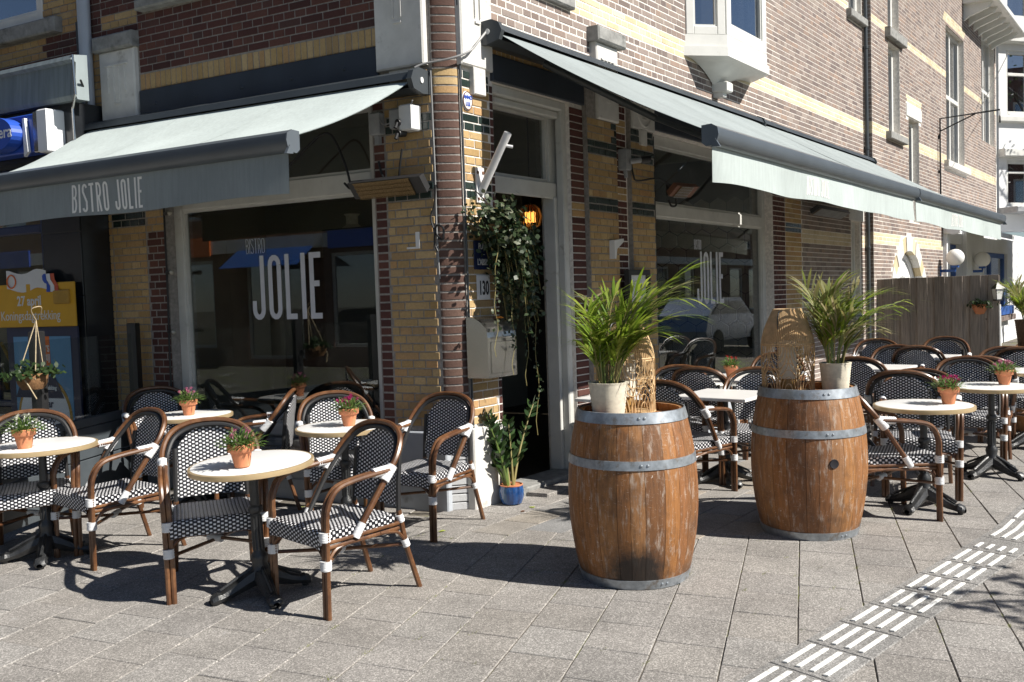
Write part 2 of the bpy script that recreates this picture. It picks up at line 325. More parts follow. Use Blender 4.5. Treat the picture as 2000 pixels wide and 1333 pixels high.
# ------------------------------------------------------------------ mesh building
class MB:
    def __init__(s): s.v = []; s.f = []; s.uv = None; s.sm = []
    def face(s, idx, smooth=False): s.f.append(tuple(idx)); s.sm.append(smooth)
    def quad(s, a, b, c, d, smooth=False):
        n = len(s.v); s.v += [tuple(a), tuple(b), tuple(c), tuple(d)]; s.face((n, n + 1, n + 2, n + 3), smooth)
    def box(s, x0, x1, y0, y1, z0, z1, c=0.0):
        s.obox(Vector(((x0 + x1) / 2, (y0 + y1) / 2, (z0 + z1) / 2)), Vector((1, 0, 0)), Vector((0, 1, 0)), Vector((0, 0, 1)), abs(x1 - x0) / 2, abs(y1 - y0) / 2, abs(z1 - z0) / 2, c)
    def obox(s, o, ax, ay, az, hx, hy, hz, c=0.0):
        n = len(s.v); o = Vector(o)
        if c <= 0:
            for dz in (-1, 1):
                for dx, dy in ((-1, -1), (1, -1), (1, 1), (-1, 1)): s.v.append(tuple(o + ax * dx * hx + ay * dy * hy + az * dz * hz))
            for f in ((3, 2, 1, 0), (4, 5, 6, 7), (0, 1, 5, 4), (1, 2, 6, 5), (2, 3, 7, 6), (3, 0, 4, 7)): s.face([n + i for i in f])
        else:                                       # chamfered along the edges of both end rings
            for dz, k in ((-1, c), (-1, 0), (1, 0), (1, c)):
                zz = dz * (hz if k else hz - c)
                for dx, dy in ((-1, -1), (1, -1), (1, 1), (-1, 1)): s.v.append(tuple(o + ax * dx * (hx - k) + ay * dy * (hy - k) + az * zz))
            s.face([n + i for i in (3, 2, 1, 0)]); s.face([n + 12 + i for i in (0, 1, 2, 3)])
            for r in range(3):
                for i in range(4):
                    j = (i + 1) % 4; s.face((n + r * 4 + i, n + r * 4 + j, n + r * 4 + 4 + j, n + r * 4 + 4 + i))
    def tube(s, pts, r, n=8, cap=True, close=False):
        pts = [Vector(p) for p in pts]; m = len(pts); base = len(s.v); prev = None
        rs = r if isinstance(r, (list, tuple)) else [r] * m
        for i, p in enumerate(pts):
            if close: d = pts[(i + 1) % m] - pts[i - 1]
            else: d = pts[min(i + 1, m - 1)] - pts[max(i - 1, 0)]
            d = d.normalized() if d.length > 1e-9 else Vector((0, 0, 1))
            if prev is None:
                a = Vector((0, 0, 1)) if abs(d.z) < .9 else Vector((1, 0, 0)); u = d.cross(a).normalized()
            else: u = (prev - d * prev.dot(d)).normalized()
            prev = u; w = d.cross(u)
            for k in range(n):
                t_ = 2 * math.pi * k / n; s.v.append(tuple(p + (u * math.cos(t_) + w * math.sin(t_)) * rs[i]))
        for i in range(m if close else m - 1):
            i2 = (i + 1) % m
            for k in range(n):
                k2 = (k + 1) % n; s.face((base + i * n + k, base + i * n + k2, base + i2 * n + k2, base + i2 * n + k), True)
        if cap and not close: s.face([base + k for k in range(n)][::-1]); s.face([base + (m - 1) * n + k for k in range(n)])
    def lathe(s, prof, n=20, o=(0, 0, 0), a0=0, a1=2 * math.pi, captop=False, capbot=False):
        base = len(s.v); full = abs(a1 - a0 - 2 * math.pi) < 1e-6; nn = n if full else n + 1
        for (r, z) in prof:
            for k in range(nn):
                t_ = a0 + (a1 - a0) * k / n; s.v.append((o[0] + r * math.cos(t_), o[1] + r * math.sin(t_), o[2] + z))
        for i in range(len(prof) - 1):
            for k in range(n):
                k2 = (k + 1) % nn; s.face((base + i * nn + k, base + i * nn + k2, base + (i + 1) * nn + k2, base + (i + 1) * nn + k), True)
        if capbot: s.face([base + k for k in range(nn)][::-1])
        if captop: s.face([base + (len(prof) - 1) * nn + k for k in range(nn)])
    def prism(s, poly, fn, d0, d1):
        """poly: 2D points; fn(u, v, d) -> 3D"""
        n = len(s.v); k = len(poly)
        for d in (d0, d1):
            for (u, v) in poly: s.v.append(tuple(fn(u, v, d)))
        s.face([n + i for i in range(k)][::-1]); s.face([n + k + i for i in range(k)])
        for i in range(k): j = (i + 1) % k; s.face((n + i, n + j, n + k + j, n + k + i))
    def grid(s, rows, smooth=True, close=False):
        n = len(s.v); w = len(rows[0])
        for r in rows: s.v += [tuple(p) for p in r]
        for i in range(len(rows) - 1):
            for k in range(w - 1): s.face((n + i * w + k, n + i * w + k + 1, n + (i + 1) * w + k + 1, n + (i + 1) * w + k), smooth)
    def mesh(s, name, material, fix=True):
        me = bpy.data.meshes.new(name); me.from_pydata(s.v, [], s.f); me.polygons.foreach_set('use_smooth', s.sm)
        if material: me.materials.append(MATS[material] if isinstance(material, str) else material)
        if fix:
            bm = bmesh.new(); bm.from_mesh(me); bmesh.ops.recalc_face_normals(bm, faces=bm.faces); bm.to_mesh(me); bm.free()
        if any(s.sm):
            try: me.set_sharp_from_angle(angle=R(40))
            except Exception: pass
        if s.uv:
            lay = me.uv_layers.new(name='UVMap'); k = 0
            for p in me.polygons:
                for li in p.loop_indices: lay.data[li].uv = s.uv[me.loops[li].vertex_index]
        return me
    def build(s, name, material, parent=None, loc=None, rot=None, **props):
        return link(name, s.mesh(name, material), parent, loc, rot, **props)
def link(name, data, parent=None, loc=None, rot=None, **props):
    o = bpy.data.objects.new(name, data); COL.objects.link(o)
    if parent: o.parent = parent
    if loc is not None: o.location = loc
    if rot is not None: o.rotation_euler = rot
    for k, v in props.items(): o[k] = v
    return o
def thing(name, label, cat, loc=(0, 0, 0), rz=0, group=None, parent=None):
    o = link(name, None, parent, loc, (0, 0, rz)); o['label'] = label; o['category'] = cat; o.empty_display_size = .1
    if group: o['group'] = group
    return o
def tag(o, label, cat, group=None):
    o['label'] = label; o['category'] = cat
    if group: o['group'] = group
    return o
KIDS = {}
def copy_tree(src, loc, rz, label, group=None):
    r = src.copy(); COL.objects.link(r); r.location = loc; r.rotation_euler = (0, 0, rz); r['label'] = label
    if group: r['group'] = group
    for ch in KIDS[src.name]:
        c = ch.copy(); COL.objects.link(c); c.parent = r
        for g_ in KIDS.get(ch.name, ()):
            d = g_.copy(); COL.objects.link(d); d.parent = c
    return r
def note_kids(root):
    for o in list(COL.objects):
        if o.parent is not None: KIDS.setdefault(o.parent.name, [])
    for o in [o for o in COL.objects if o.parent is root]:
        KIDS.setdefault(root.name, []).append(o)
        for c in [c for c in COL.objects if c.parent is o]: KIDS.setdefault(o.name, []).append(c)
def curve_pts(p, n=6):
    """Catmull-Rom through p"""
    p = [Vector(q) for q in p]; out = []
    for i in range(len(p) - 1):
        a = p[max(i - 1, 0)]; b_ = p[i]; c_ = p[i + 1]; d = p[min(i + 2, len(p) - 1)]
        for k in range(n):
            u = k / n; out.append(.5 * ((2 * b_) + (c_ - a) * u + (2 * a - 5 * b_ + 4 * c_ - d) * u * u + (3 * b_ - a - 3 * c_ + d) * u ** 3))
    out.append(p[-1]); return out
def text_mesh(s, size, ext=.001, xs=1.0, align='CENTER', shear=0.0, bold=0.0):
    cu = bpy.data.curves.new('lettering', 'FONT'); cu.body = s; cu.size = size; cu.extrude = ext; cu.align_x = align; cu.shear = shear; cu.offset = bold; cu.resolution_u = 3
    o = bpy.data.objects.new('lettering', cu); COL.objects.link(o); dg = bpy.context.evaluated_depsgraph_get(); me = bpy.data.meshes.new_from_object(o.evaluated_get(dg))
    bpy.data.objects.remove(o); bpy.data.curves.remove(cu)
    for v in me.vertices: v.co.x *= xs
    return me
# upright lettering: local X along the wall, Y up, Z out of the wall
ROT_LEFT = Euler((R(90), 0, R(-90)))       # faces -X
ROT_RIGHT = Euler((R(90), 0, 0))           # faces -Y
def lettering(name, s, size, material, parent, loc, rot, **kw):
    me = text_mesh(s, size, **kw); me.materials.append(MATS[material]); return link(name, me, parent, loc, rot)
# tall narrow stroke letters
def arc(cx, cy, rx, ry, a0, a1, n=7): return [(cx + rx * math.cos(R(a0 + (a1 - a0) * i / n)), cy + ry * math.sin(R(a0 + (a1 - a0) * i / n))) for i in range(n + 1)]
def glyph(ch, w, t):
    r = w / 2 - t / 2; h = 1 - t / 2; l = t / 2; x1 = w - t / 2; b_ = t / 2
    ry = min(r * 1.25, .3)
    if ch == 'J': return [[(x1, 1), (x1, b_ + ry)] + arc(w / 2, b_ + ry, r, ry, 0, -180) + [(l, .30)]]
    if ch == 'O': return [arc(w / 2, h - ry, r, ry, 0, 180) + arc(w / 2, b_ + ry, r, ry, 180, 360) + [(x1, h - ry)]]
    if ch == 'L': return [[(l, 1), (l, 0)], [(0, b_), (w * .92, b_)]]
    if ch == 'I': return [[(l, 1), (l, 0)]]
    if ch == 'E': return [[(l, 1), (l, 0)], [(0, b_), (w * .95, b_)], [(0, h), (w * .95, h)], [(0, .53), (w * .8, .53)]]
    if ch == 'B': return [[(l, 1), (l, 0)], [(l, h), (w / 2, h)] + arc(w / 2, h - .21, r, .21, 90, -90) + [(l, h - .42)], [(l, .53), (w / 2, .53)] + arc(w / 2, (.53 + b_) / 2, r, (.53 - b_) / 2, 90, -90) + [(l, b_)]]
    if ch == 'S': return [arc(w / 2, h - ry, r, ry, 0, 180) + [(l, .72), (x1, .36)] + arc(w / 2, b_ + ry, r, ry, 0, -180)]
    if ch == 'T': return [[(w / 2, 1), (w / 2, 0)], [(0, h), (w, h)]]
    if ch == 'R': return [[(l, 1), (l, 0)], [(l, h), (w / 2, h)] + arc(w / 2, h - .22, r, .22, 90, -90) + [(l, h - .44)], [(w * .45, .52), (x1, 0)]]
    return []
def stroke_word(word, height, wf, tf, gap, fn, depth, shear=0.0):
    mb = MB(); x = 0; lvl = 0
    for ch in word:
        if ch == ' ': x += wf * .9; continue
        w = tf if ch == 'I' else (wf * .9 if ch in 'LE' else wf)
        for pl in glyph(ch, w, tf):
            L_, R_ = [], []
            for i, p in enumerate(pl):
                a = Vector(pl[max(i - 1, 0)]); c_ = Vector(pl[min(i + 1, len(pl) - 1)]); d = (c_ - a)
                d = d.normalized() if d.length > 1e-6 else Vector((0, 1)); n_ = Vector((-d.y, d.x)) * tf / 2
                L_.append(Vector(p) + n_); R_.append(Vector(p) - n_)
            d_ = depth + lvl * .0003; lvl = (lvl + 1) % 7
            P_ = lambda q, dd: fn((x + q.x + shear * q.y) * height, q.y * height, dd)
            n0 = len(mb.v)
            for i in range(len(pl)):
                mb.v += [tuple(P_(L_[i], d_)), tuple(P_(R_[i], d_)), tuple(P_(L_[i], 0.0)), tuple(P_(R_[i], 0.0))]
            for i in range(len(pl) - 1):
                a = n0 + i * 4; b_ = a + 4
                mb.face((a, a + 1, b_ + 1, b_)); mb.face((a, b_, b_ + 2, a + 2)); mb.face((a + 1, a + 3, b_ + 3, b_ + 1))
        x += w + gap
    return mb, x * height
# ------------------------------------------------------------------ pavement
base = MB(); base.quad((-400, -400, -.0062), (400, -400, -.0062), (400, 400, -.0062), (-400, 400, -.0062)); base.build('ground', 'joint_dirt', kind='structure')
pav = link('pavement', None); pav['kind'] = 'structure'
US = Vector((math.cos(R(17.3)), math.sin(R(17.3)), 0)); VS = Vector((math.cos(R(-85.7)), math.sin(R(-85.7)), 0))
LU, LV = .405, .324; P0 = Vector((-1.43, -2.342, 0))
def in_b(x, y):                      # the field laid square to the building
    if y > -.5 and x > -.02: return True
    return x > -.62 + (-.5 - y) * .43 and y > -2.72 + .12 * x and x > -.5
def in_strip(x, y):
    s = (x + 2.387) * .9914 - (y + 3.127) * .131; w = (x + 2.387) * -.131 - (y + 3.127) * .9914
    return .015 < w < .30
slabs = []
def para(c, u, v, hu, hv, z, mat_, kind): slabs.append((c, u, v, hu, hv, z, mat_, kind))
rnd = random.Random(3)
for j in range(-42, 14):
    for i in range(-34, 30):
        c = P0 + US * LU * (i + .5 + (.5 if j % 2 else .04)) + VS * LV * (j + .5)
        if not (-6.5 < c.x < 13 and -6.5 < c.y < 9): continue
        if c.x > .1 and c.y > -.05: continue
        if all(in_b(c.x + dx, c.y + dy) for dx in (-.36, .36) for dy in (-.36, .36)): continue
        para(c, US, VS, LU / 2 - .0025, LV / 2 - .0025, rnd.uniform(-.0024, .0012), 'slab_grey', 'paving_slab')
for j in range(-1, 16):
    for i in range(-4, 34):
        c = Vector((-.15 + .405 * (i + .5 + (.5 if j % 2 else 0)), -.15 - .30 * (j + .5) + .3, 0))
        if not in_b(c.x, c.y) or c.x > 13 or c.y > .1: continue
        para(c, Vector((1, 0, 0)), Vector((0, -1, 0)), .405 / 2 - .0025, .15 - .0025, .004 + rnd.uniform(-.0022, .0012), 'slab_mixed' if c.y < -.45 else 'slab_grey', 'paving_slab')
def score(s):
    z, a, b_ = view(s[0]); return 0 if abs(a) > 1.12 or abs(b_) > .78 else 1 / z ** 2
slabs.sort(key=score, reverse=True)
smesh = {}; rest = {}
def slab_geo(mb, c, u, v, hu, hv, z):
    n = len(mb.v)
    for zz, k in ((-.02, 0), (-.004, 0), (0, .0035)):
        for a, b_ in ((-1, -1), (-1, 1), (1, 1), (1, -1)): mb.v.append(tuple(c + u * a * (hu - k) + v * b_ * (hv - k) + Vector((0, 0, z + zz))))
    mb.face([n + 8 + i for i in range(4)])
    for r in range(2):
        for i in range(4): j = (i + 1) % 4; mb.face((n + r * 4 + i, n + r * 4 + j, n + r * 4 + 4 + j, n + r * 4 + 4 + i))
for k, (c, u, v, hu, hv, z, m_, kind) in enumerate(slabs):
    if k < 290 and score(slabs[k]) > 0:
        key = (round(hu, 3), round(u.x, 2), m_)
        if key not in smesh:
            mb = MB(); slab_geo(mb, Vector((0, 0, 0)), u, v, hu, hv, 0); smesh[key] = mb.mesh('paving_slab', m_)
        o = link('paving_slab', smesh[key], pav, (c.x, c.y, z)); o.rotation_euler = (rnd.uniform(-.004, .004), rnd.uniform(-.004, .004), rnd.uniform(-.006, .006))
    else: slab_geo(rest.setdefault(m_, MB()), c, u, v, hu, hv, z)
for m_, mb in rest.items(): mb.build('paving_slab', m_, pav, kind='stuff')
# tactile strip: slabs with four raised white bars
ts = Vector((math.cos(R(-7.5)), math.sin(R(-7.5)), 0)); tv = Vector((-.40, -.917, 0)); T0 = Vector((-2.387, -3.127, 0))
tl_mb = MB(); slab_geo(tl_mb, Vector(), ts, tv, .178, .178, 0); tile_me = tl_mb.mesh('tactile_tile', 'tactile_slab')
bb = MB(); bb.obox(Vector((0, 0, .004)), ts, Vector((-ts.y, ts.x, 0)), Vector((0, 0, 1)), .142, .0115, .004, .002); bar_me = bb.mesh('guide_bar', 'worn_white')
hb = MB(); hb.obox(Vector((0, 0, .004)), ts, Vector((-ts.y, ts.x, 0)), Vector((0, 0, 1)), .062, .0115, .004, .002); hbar_me = hb.mesh('guide_bar', 'worn_white')
for i in range(-3, 9):
    c = T0 + ts * (.362 * i + .30) + tv * .178
    t_ = link('tactile_tile', tile_me, pav, (c.x, c.y, .0055))
    for q in range(4):
        p = tv * (-.112 + .0728 * q); link('guide_bar', hbar_me if i == 7 else bar_me, t_, (p.x + (-.07 * ts.x if i == 7 else 0), p.y, .0005))
ts2 = Vector((math.cos(R(-2.5)), math.sin(R(-2.5)), 0)); tv2 = Vector((-.25, -.968, 0)); T2 = T0 + ts * (.362 * 8.6 + .16)
mb = MB(); slab_geo(mb, Vector(), ts2, tv2, .178, .178, 0); tile2 = mb.mesh('tactile_tile', 'tactile_slab')
for i in range(8):
    c = T2 + ts2 * (.362 * i + .18) + tv2 * .178; t_ = link('tactile_tile', tile2, pav, (c.x, c.y, .0065))
    for q in range(4): p = tv2 * (-.112 + .0728 * q); link('guide_bar', bar_me, t_, (p.x, p.y, .0005), (0, 0, R(5)))
# ------------------------------------------------------------------ walls and bricks
CH = .0635
FL = lambda u, d, z: Vector((-d, u, z)); FR = lambda u, d, z: Vector((u, -d, z)); FH = lambda u, d, z: Vector((u, -.12 - d, z))
S2 = math.sqrt(.5); FC = lambda u, d, z: Vector((u * S2 - d * S2, .15 - u * S2 - d * S2, z))
ROTZ = {FL: R(90), FR: 0, FH: 0, FC: R(-45)}
SPECS = {}
def lay(bld, fr, u0, u1, z0, z1, zone, holes=(), proud=.006, headers=False):
    k = math.ceil((z0 - .02) / CH)
    while (k + .5) * CH < z1:
        za, zb = k * CH + .0055, (k + 1) * CH - .0055; zc = (za + zb) / 2
        head = headers or k % 2 == 1; P2 = .233 if fr is FL else .259; pitch = P2 / 2 if head else P2; off = (P2 / 4 if head else (P2 / 2 if k % 4 == 2 else 0))
        if headers: pitch, off = 9, 0
        i = math.floor((u0 - off) / pitch)
        while i * pitch + off < u1:
            a = max(i * pitch + off, u0) + .0055; b_ = min((i + 1) * pitch + off, u1) - .0055; i += 1
            segs = [(a, b_)]
            for (h0, h1, y0, y1) in holes:
                if y0 < zc < y1:
                    ns = []
                    for (p, q) in segs:
                        if h1 <= p or h0 >= q: ns.append((p, q))
                        else:
                            if h0 - .004 > p: ns.append((p, h0 - .004))
                            if h1 + .004 < q: ns.append((h1 + .004, q))
                    segs = ns
            for (p, q) in segs:
                if q - p < .022: continue
                kind = zone((p + q) / 2, zc)
                if kind: SPECS.setdefault(bld, []).append((kind, fr, p, q, za, zb, proud))
        k += 1
def soldiers(bld, fr, u0, u1, z0, z1, kind):
    n = round((u1 - u0) / .0655); w = (u1 - u0) / n
    for i in range(n): SPECS.setdefault(bld, []).append((kind, fr, u0 + i * w + .005, u0 + (i + 1) * w - .005, z0, z1, .006))
KINDNAME = {'pale_brick': 'yellow_brick', 'brown_brick': 'brown_brick'}
def place_bricks(bld, root, cap=260):
    by = {}
    for s in SPECS[bld]:
        c = s[1]((s[2] + s[3]) / 2, 0, (s[4] + s[5]) / 2); z, a, b_ = view(c)
        sc_ = 0 if abs(a) > 1.05 or abs(b_) > .72 else (s[3] - s[2]) * (s[5] - s[4]) / z ** 2 * (abs((CAM - c).normalized().dot(s[1](0, 1, 0) - s[1](0, 0, 0))))
        by.setdefault(s[0], []).append((sc_, s, c))
    cache = {}
    for kind, L in by.items():
        L.sort(key=lambda q: -q[0]); mb = MB()
        for i, (sc_, s, c) in enumerate(L):
            _, fr, p, q, za, zb, pr = s; hw, hz = (q - p) / 2, (zb - za) / 2
            if i < cap and sc_ > 0:
                key = (kind, round(hw, 3), round(hz, 3), pr)
                if key not in cache:
                    m2 = MB(); out = -1 if fr in (FR, FH, FP_) else 1
                    m2.obox(Vector((0, 0, 0)), Vector((1, 0, 0)), Vector((0, 0, 1)), Vector((0, 1, 0)), hw, hz, .012, .003); cache[key] = m2.mesh(KINDNAME.get(kind, kind), kind)
                r2 = random.Random(i); loc = fr((p + q) / 2, pr - .012 + r2.uniform(-.0015, .0012), (za + zb) / 2)
                link(KINDNAME.get(kind, kind), cache[key], root, loc, (0, 0, ROTZ[fr]))
            else:
                d = pr; n = len(mb.v)
                for dd in (-.01, d):
                    for u, z in ((p, za), (q, za), (q, zb), (p, zb)): mb.v.append(tuple(fr(u, dd, z)))
                mb.face((n + 4, n + 5, n + 6, n + 7))
                for e in range(4): f_ = (e + 1) % 4; mb.face((n + e, n + f_, n + 4 + f_, n + 4 + e))
        if mb.v: mb.build(KINDNAME.get(kind, kind), kind, root, kind='stuff')
def core(mb, fr, U0, U1, Z0, Z1, holes, d0=-.30, d1=0.0):
    us = sorted({U0, U1, *[h[0] for h in holes], *[h[1] for h in holes]}); zs = sorted({Z0, Z1, *[h[2] for h in holes], *[h[3] for h in holes]})
    us = [u for u in us if U0 <= u <= U1]; zs = [z for z in zs if Z0 <= z <= Z1]
    for i in range(len(us) - 1):
        z = 0
        while z < len(zs) - 1:
            ok = lambda q: not any(h[0] < (us[i] + us[i + 1]) / 2 < h[1] and h[2] < (zs[q] + zs[q + 1]) / 2 < h[3] for h in holes)
            if not ok(z): z += 1; continue
            e = z
            while e + 1 < len(zs) - 1 and ok(e + 1): e += 1
            mb.prism([(us[i], zs[z]), (us[i + 1], zs[z]), (us[i + 1], zs[e + 1]), (us[i], zs[e + 1])], lambda u, v, d: fr(u, d, v), d0, d1); z = e + 1
def wbox(mb, fr, u0, u1, z0, z1, d0, d1, c=0.0):
    o = fr((u0 + u1) / 2, (d0 + d1) / 2, (z0 + z1) / 2); ax = fr(1, 0, 0) - fr(0, 0, 0); ay = fr(0, 1, 0) - fr(0, 0, 0)
    mb.obox(o, ax, Vector((0, 0, 1)), ay, abs(u1 - u0) / 2, abs(z1 - z0) / 2, abs(d1 - d0) / 2, c)
def one(fr, u0, u1, z0, z1, d0, d1, name, m_, parent, c=.004, **kw):
    mb = MB(); wbox(mb, fr, u0, u1, z0, z1, d0, d1, c); return mb.build(name, m_, parent, **kw)
def window(fr, u0, u1, z0, z1, d, root, w=.07, bars=(), vbars=(), m_='frame_paint', gl='glass', sill=None, proud=.05, name='window', mould=True):
    """a frame in the opening (bars: rails by height, vbars: posts), panes as sub-parts"""
    mb = MB(); wbox(mb, fr, u0, u0 + w, z0, z1, d - .05, d + .03, .006); wbox(mb, fr, u1 - w, u1, z0, z1, d - .05, d + .03, .006)
    wbox(mb, fr, u0 + w, u1 - w, z1 - w, z1, d - .05, d + .028, .006); wbox(mb, fr, u0 + w, u1 - w, z0, z0 + w, d - .05, d + .028, .006)
    zs = [z0 + w]; us = [u0 + w]
    for (b0, b1) in bars: wbox(mb, fr, u0 + w, u1 - w, b0, b1, d - .05, d + .034, .01); zs += [b0, b1]
    for (b0, b1) in vbars: wbox(mb, fr, b0, b1, z0 + w, z1 - w, d - .048, d + .03, .006); us += [b0, b1]
    zs.append(z1 - w); us.append(u1 - w)
    if mould:
        for i in range(0, len(zs), 2):
            for j in range(0, len(us), 2):
                a, b_, c, e = us[j], us[j + 1], zs[i], zs[i + 1]; q = .02
                wbox(mb, fr, a, a + q, c + q, e - q, d - .03, d + .010); wbox(mb, fr, b_ - q, b_, c + q, e - q, d - .03, d + .010)
                wbox(mb, fr, a, b_, c, c + q, d - .03, d + .011); wbox(mb, fr, a, b_, e - q, e, d - .03, d + .011)
    fo = mb.build(name, m_, root)
    for i in range(0, len(zs), 2):
        for j in range(0, len(us), 2):
            p = MB(); wbox(p, fr, us[j] + .004, us[j + 1] - .004, zs[i] + .004, zs[i + 1] - .004, d - .022, d - .018); p.build('pane', gl, fo)
    return fo
# ------------------------------------------------------------------ the corner building
bis = thing('corner_building', 'corner bistro building of yellow and dark red brick with big shop windows', 'building', (0, 0, 0))
HL = [(.72, 3.08, .50, 3.20)]
HR = [(.60, 1.82, -.1, 3.27), (3.50, 7.13, .50, 3.22), (10.86, 11.32, 1.15, 2.62), (10.85, 11.60, 5.86, 7.6)]
mb = MB(); core(mb, FL, .15, 3.97, -.1, 8.5, HL); core(mb, FC, 0, .212, -.1, 8.5, [], -.25, 0)
mb.build('wall', 'mortar', bis)
mb = MB(); core(mb, FR, .15, 11.71, -.1, 8.5, HR); mb.build('wall', 'mortar_pale', bis)
mb = MB(); mb.box(.32, 11.6, 3.97, 4.3, -.1, 8.5); mb.box(-.02, 11.7, -.02, 4.4, 8.5, 8.7); mb.build('roof', 'roof_tile', bis)
mb = MB(); mb.box(.30, 7.6, .30, 4.0, 3.36, 3.46); mb.box(7.3, 7.42, .30, 4.0, .0, 3.36); mb.box(.30, 7.3, 3.85, 3.97, 0, 3.36); mb.box(2.02, 2.10, 1.2, 3.85, 0, 3.36); mb.box(.3, .305, .3, .72, 0, 3.36)
mb.build('interior_wall', 'interior_wall', bis)
mb = MB(); mb.box(.30, 7.3, .30, 3.85, -.06, .02); mb.box(.6, 1.82, .0, .30, -.06, .018); mb.build('floor', 'interior_floor', bis)
# hexagon wall inside, seen through the right window
hx = MB()
for k in range(6): pass
hx.prism([(.128 * math.cos(R(60 * k + 30)), .128 * math.sin(R(60 * k + 30))) for k in range(6)], lambda u, v, d: Vector((-d, u, v)), 0, .012); hm = hx.mesh('hex_tile', 'hex_tile')
hg = one(FL, .30, 3.84, .03, 3.34, -7.299, -7.294, 'tiled_panel', 'hex_grout', bis, 0)
for i in range(14):
    for j in range(13):
        y = .32 + .236 * i + (.118 if j % 2 else 0); z = .25 + .2045 * j
        if y < 3.2: link('hex_tile', hm, hg, (7.2935, y, z))
zl = lambda a: (lambda u, z: a)
GZ = lambda z: 2.845 < z < 3.0 or 2.345 < z < 2.485
# left face
lay('bis', FL, .155, .595, .60, 3.33, lambda u, z: 'glazed_brick' if GZ(z) else 'yellow_brick')
lay('bis', FL, .603, .715, .50, 3.20, zl('red_brick'), proud=.002, headers=True)
lay('bis', FL, 3.085, 3.34, .50, 3.20, lambda u, z: 'yellow_brick' if z > 2.3 else 'red_brick', proud=.002)
lay('bis', FL, 3.345, 3.80, .50, 3.33, lambda u, z: 'glazed_brick' if GZ(z) else 'yellow_brick')
lay('bis', FL, 3.80, 3.97, .50, 4.8, lambda u, z: 'yellow_brick' if z < 4.0 else 'red_brick')
soldiers('bis', FL, .62, 3.31, 3.535, 3.672, 'yellow_brick')
lay('bis', FL, .62, 3.31, 3.685, 4.75, zl('red_brick'), [(1.55, 3.24, 4.20, 4.30)])
lay('bis', FL, 3.31, 3.80, 4.06, 4.75, lambda u, z: 'yellow_brick' if 4.13 < z < 4.26 else 'red_brick')
# rounded corner of single bricks
nose = MB(); nose.prism([(.008, -.02)] + [(.106 - .100 * math.cos(R(a)), -.002 + .040 * math.sin(R(a))) for a in range(0, 181, 20)] + [(.204, -.02)], lambda u, v, d: Vector((u - .106, v, d)), -.0245, .0245)
nose.sm = [len(f) == 4 for f in nose.f]
nose_me = {'red_brick': nose.mesh('red_brick', 'corner_brick'), 'yellow_brick': nose.mesh('yellow_brick', 'yellow_brick')}
mc = MB(); mc.prism([(.004, -.02)] + [(.106 - .102 * math.cos(R(a)), -.002 + .034 * math.sin(R(a))) for a in range(0, 181, 20)] + [(.208, -.02)], lambda u, v, d: FC(u, v, d), .60, 4.75); mc.build('corner_mortar', 'mortar', bis)
for k in range(10, 75):
    z = (k + .5) * CH; n_ = 'yellow_brick' if 3.12 < z < 3.30 else 'red_brick'
    o = link(n_, nose_me[n_], bis, FC(.106, 0, z)); o.rotation_euler = (0, 0, R(-45)); o.scale = (1, -1, 1)
# right face
lay('bis', FR, .155, .545, .62, 3.33, lambda u, z: 'glazed_brick' if GZ(z) or z > 3.19 else 'yellow_brick')
lay('bis', FR, .548, .602, .0, 3.27, zl('red_brick'), headers=True, proud=.002)
lay('bis', FR, 1.82, 2.05, .0, 3.27, lambda u, z: 'yellow_brick' if 2.3 < z < 2.42 else 'red_brick', headers=True, proud=.012)
FP_ = lambda u, d, z: Vector((u, -.045 - d, z)); ROTZ[FP_] = 0
mb = MB(); wbox(mb, FR, 2.06, 2.64, .45, 3.66, -.02, .045); wbox(mb, FR, 2.94, 3.46, .45, 3.66, -.02, .045); mb.build('pier', 'mortar', bis)
lay('bis', FP_, 2.062, 2.638, .45, 3.20, lambda u, z: 'glazed_brick' if GZ(z) or (z > 2.98 and u > 2.5) else 'yellow_brick')
lay('bis', FR, 2.66, 2.92, .0, 3.4, lambda u, z: ('yellow_brick' if (z * 1.0) % .62 < .15 else 'red_brick') if z > 2.0 else 'red_brick', proud=.004)
lay('bis', FP_, 2.942, 3.458, .45, 3.20, lambda u, z: 'glazed_brick' if GZ(z) or z > 3.03 else 'yellow_brick')
lay('bis', FR, 7.14, 7.62, .0, 3.3, zl('red_brick'), proud=.003)
lay('bis', FR, 7.63, 8.30, .0, 3.3, lambda u, z: 'glazed_brick' if GZ(z) else 'yellow_brick')
soldiers('bis', FR, .62, 3.5, 3.49, 3.63, 'yellow_brick')
soldiers('bis', FR, 3.5, 7.2, 3.49, 3.63, 'yellow_brick')
UZ = lambda u, z: 'pale_brick' if 4.065 < z < 4.25 or 5.84 < z < 6.0 else 'brown_brick'
lay('bis', FR, .155, 11.70, 3.66, 6.3, UZ, proud=.003, holes=[(.0, .56, 3.3, 6.4), (2.24, 2.78, 3.4, 3.98), (4.44, 6.34, 4.12, 6.4), (10.84, 11.62, 5.72, 7.6), (.55, 1.9, 4.06, 4.26)])
lay('bis', FR, 8.32, 11.70, .0, 3.66, lambda u, z: 'pale_brick' if 2.22 < z < 2.42 else 'brown_brick', [(10.80, 11.40, 1.1, 2.86)], proud=.003)
place_bricks('bis', bis)
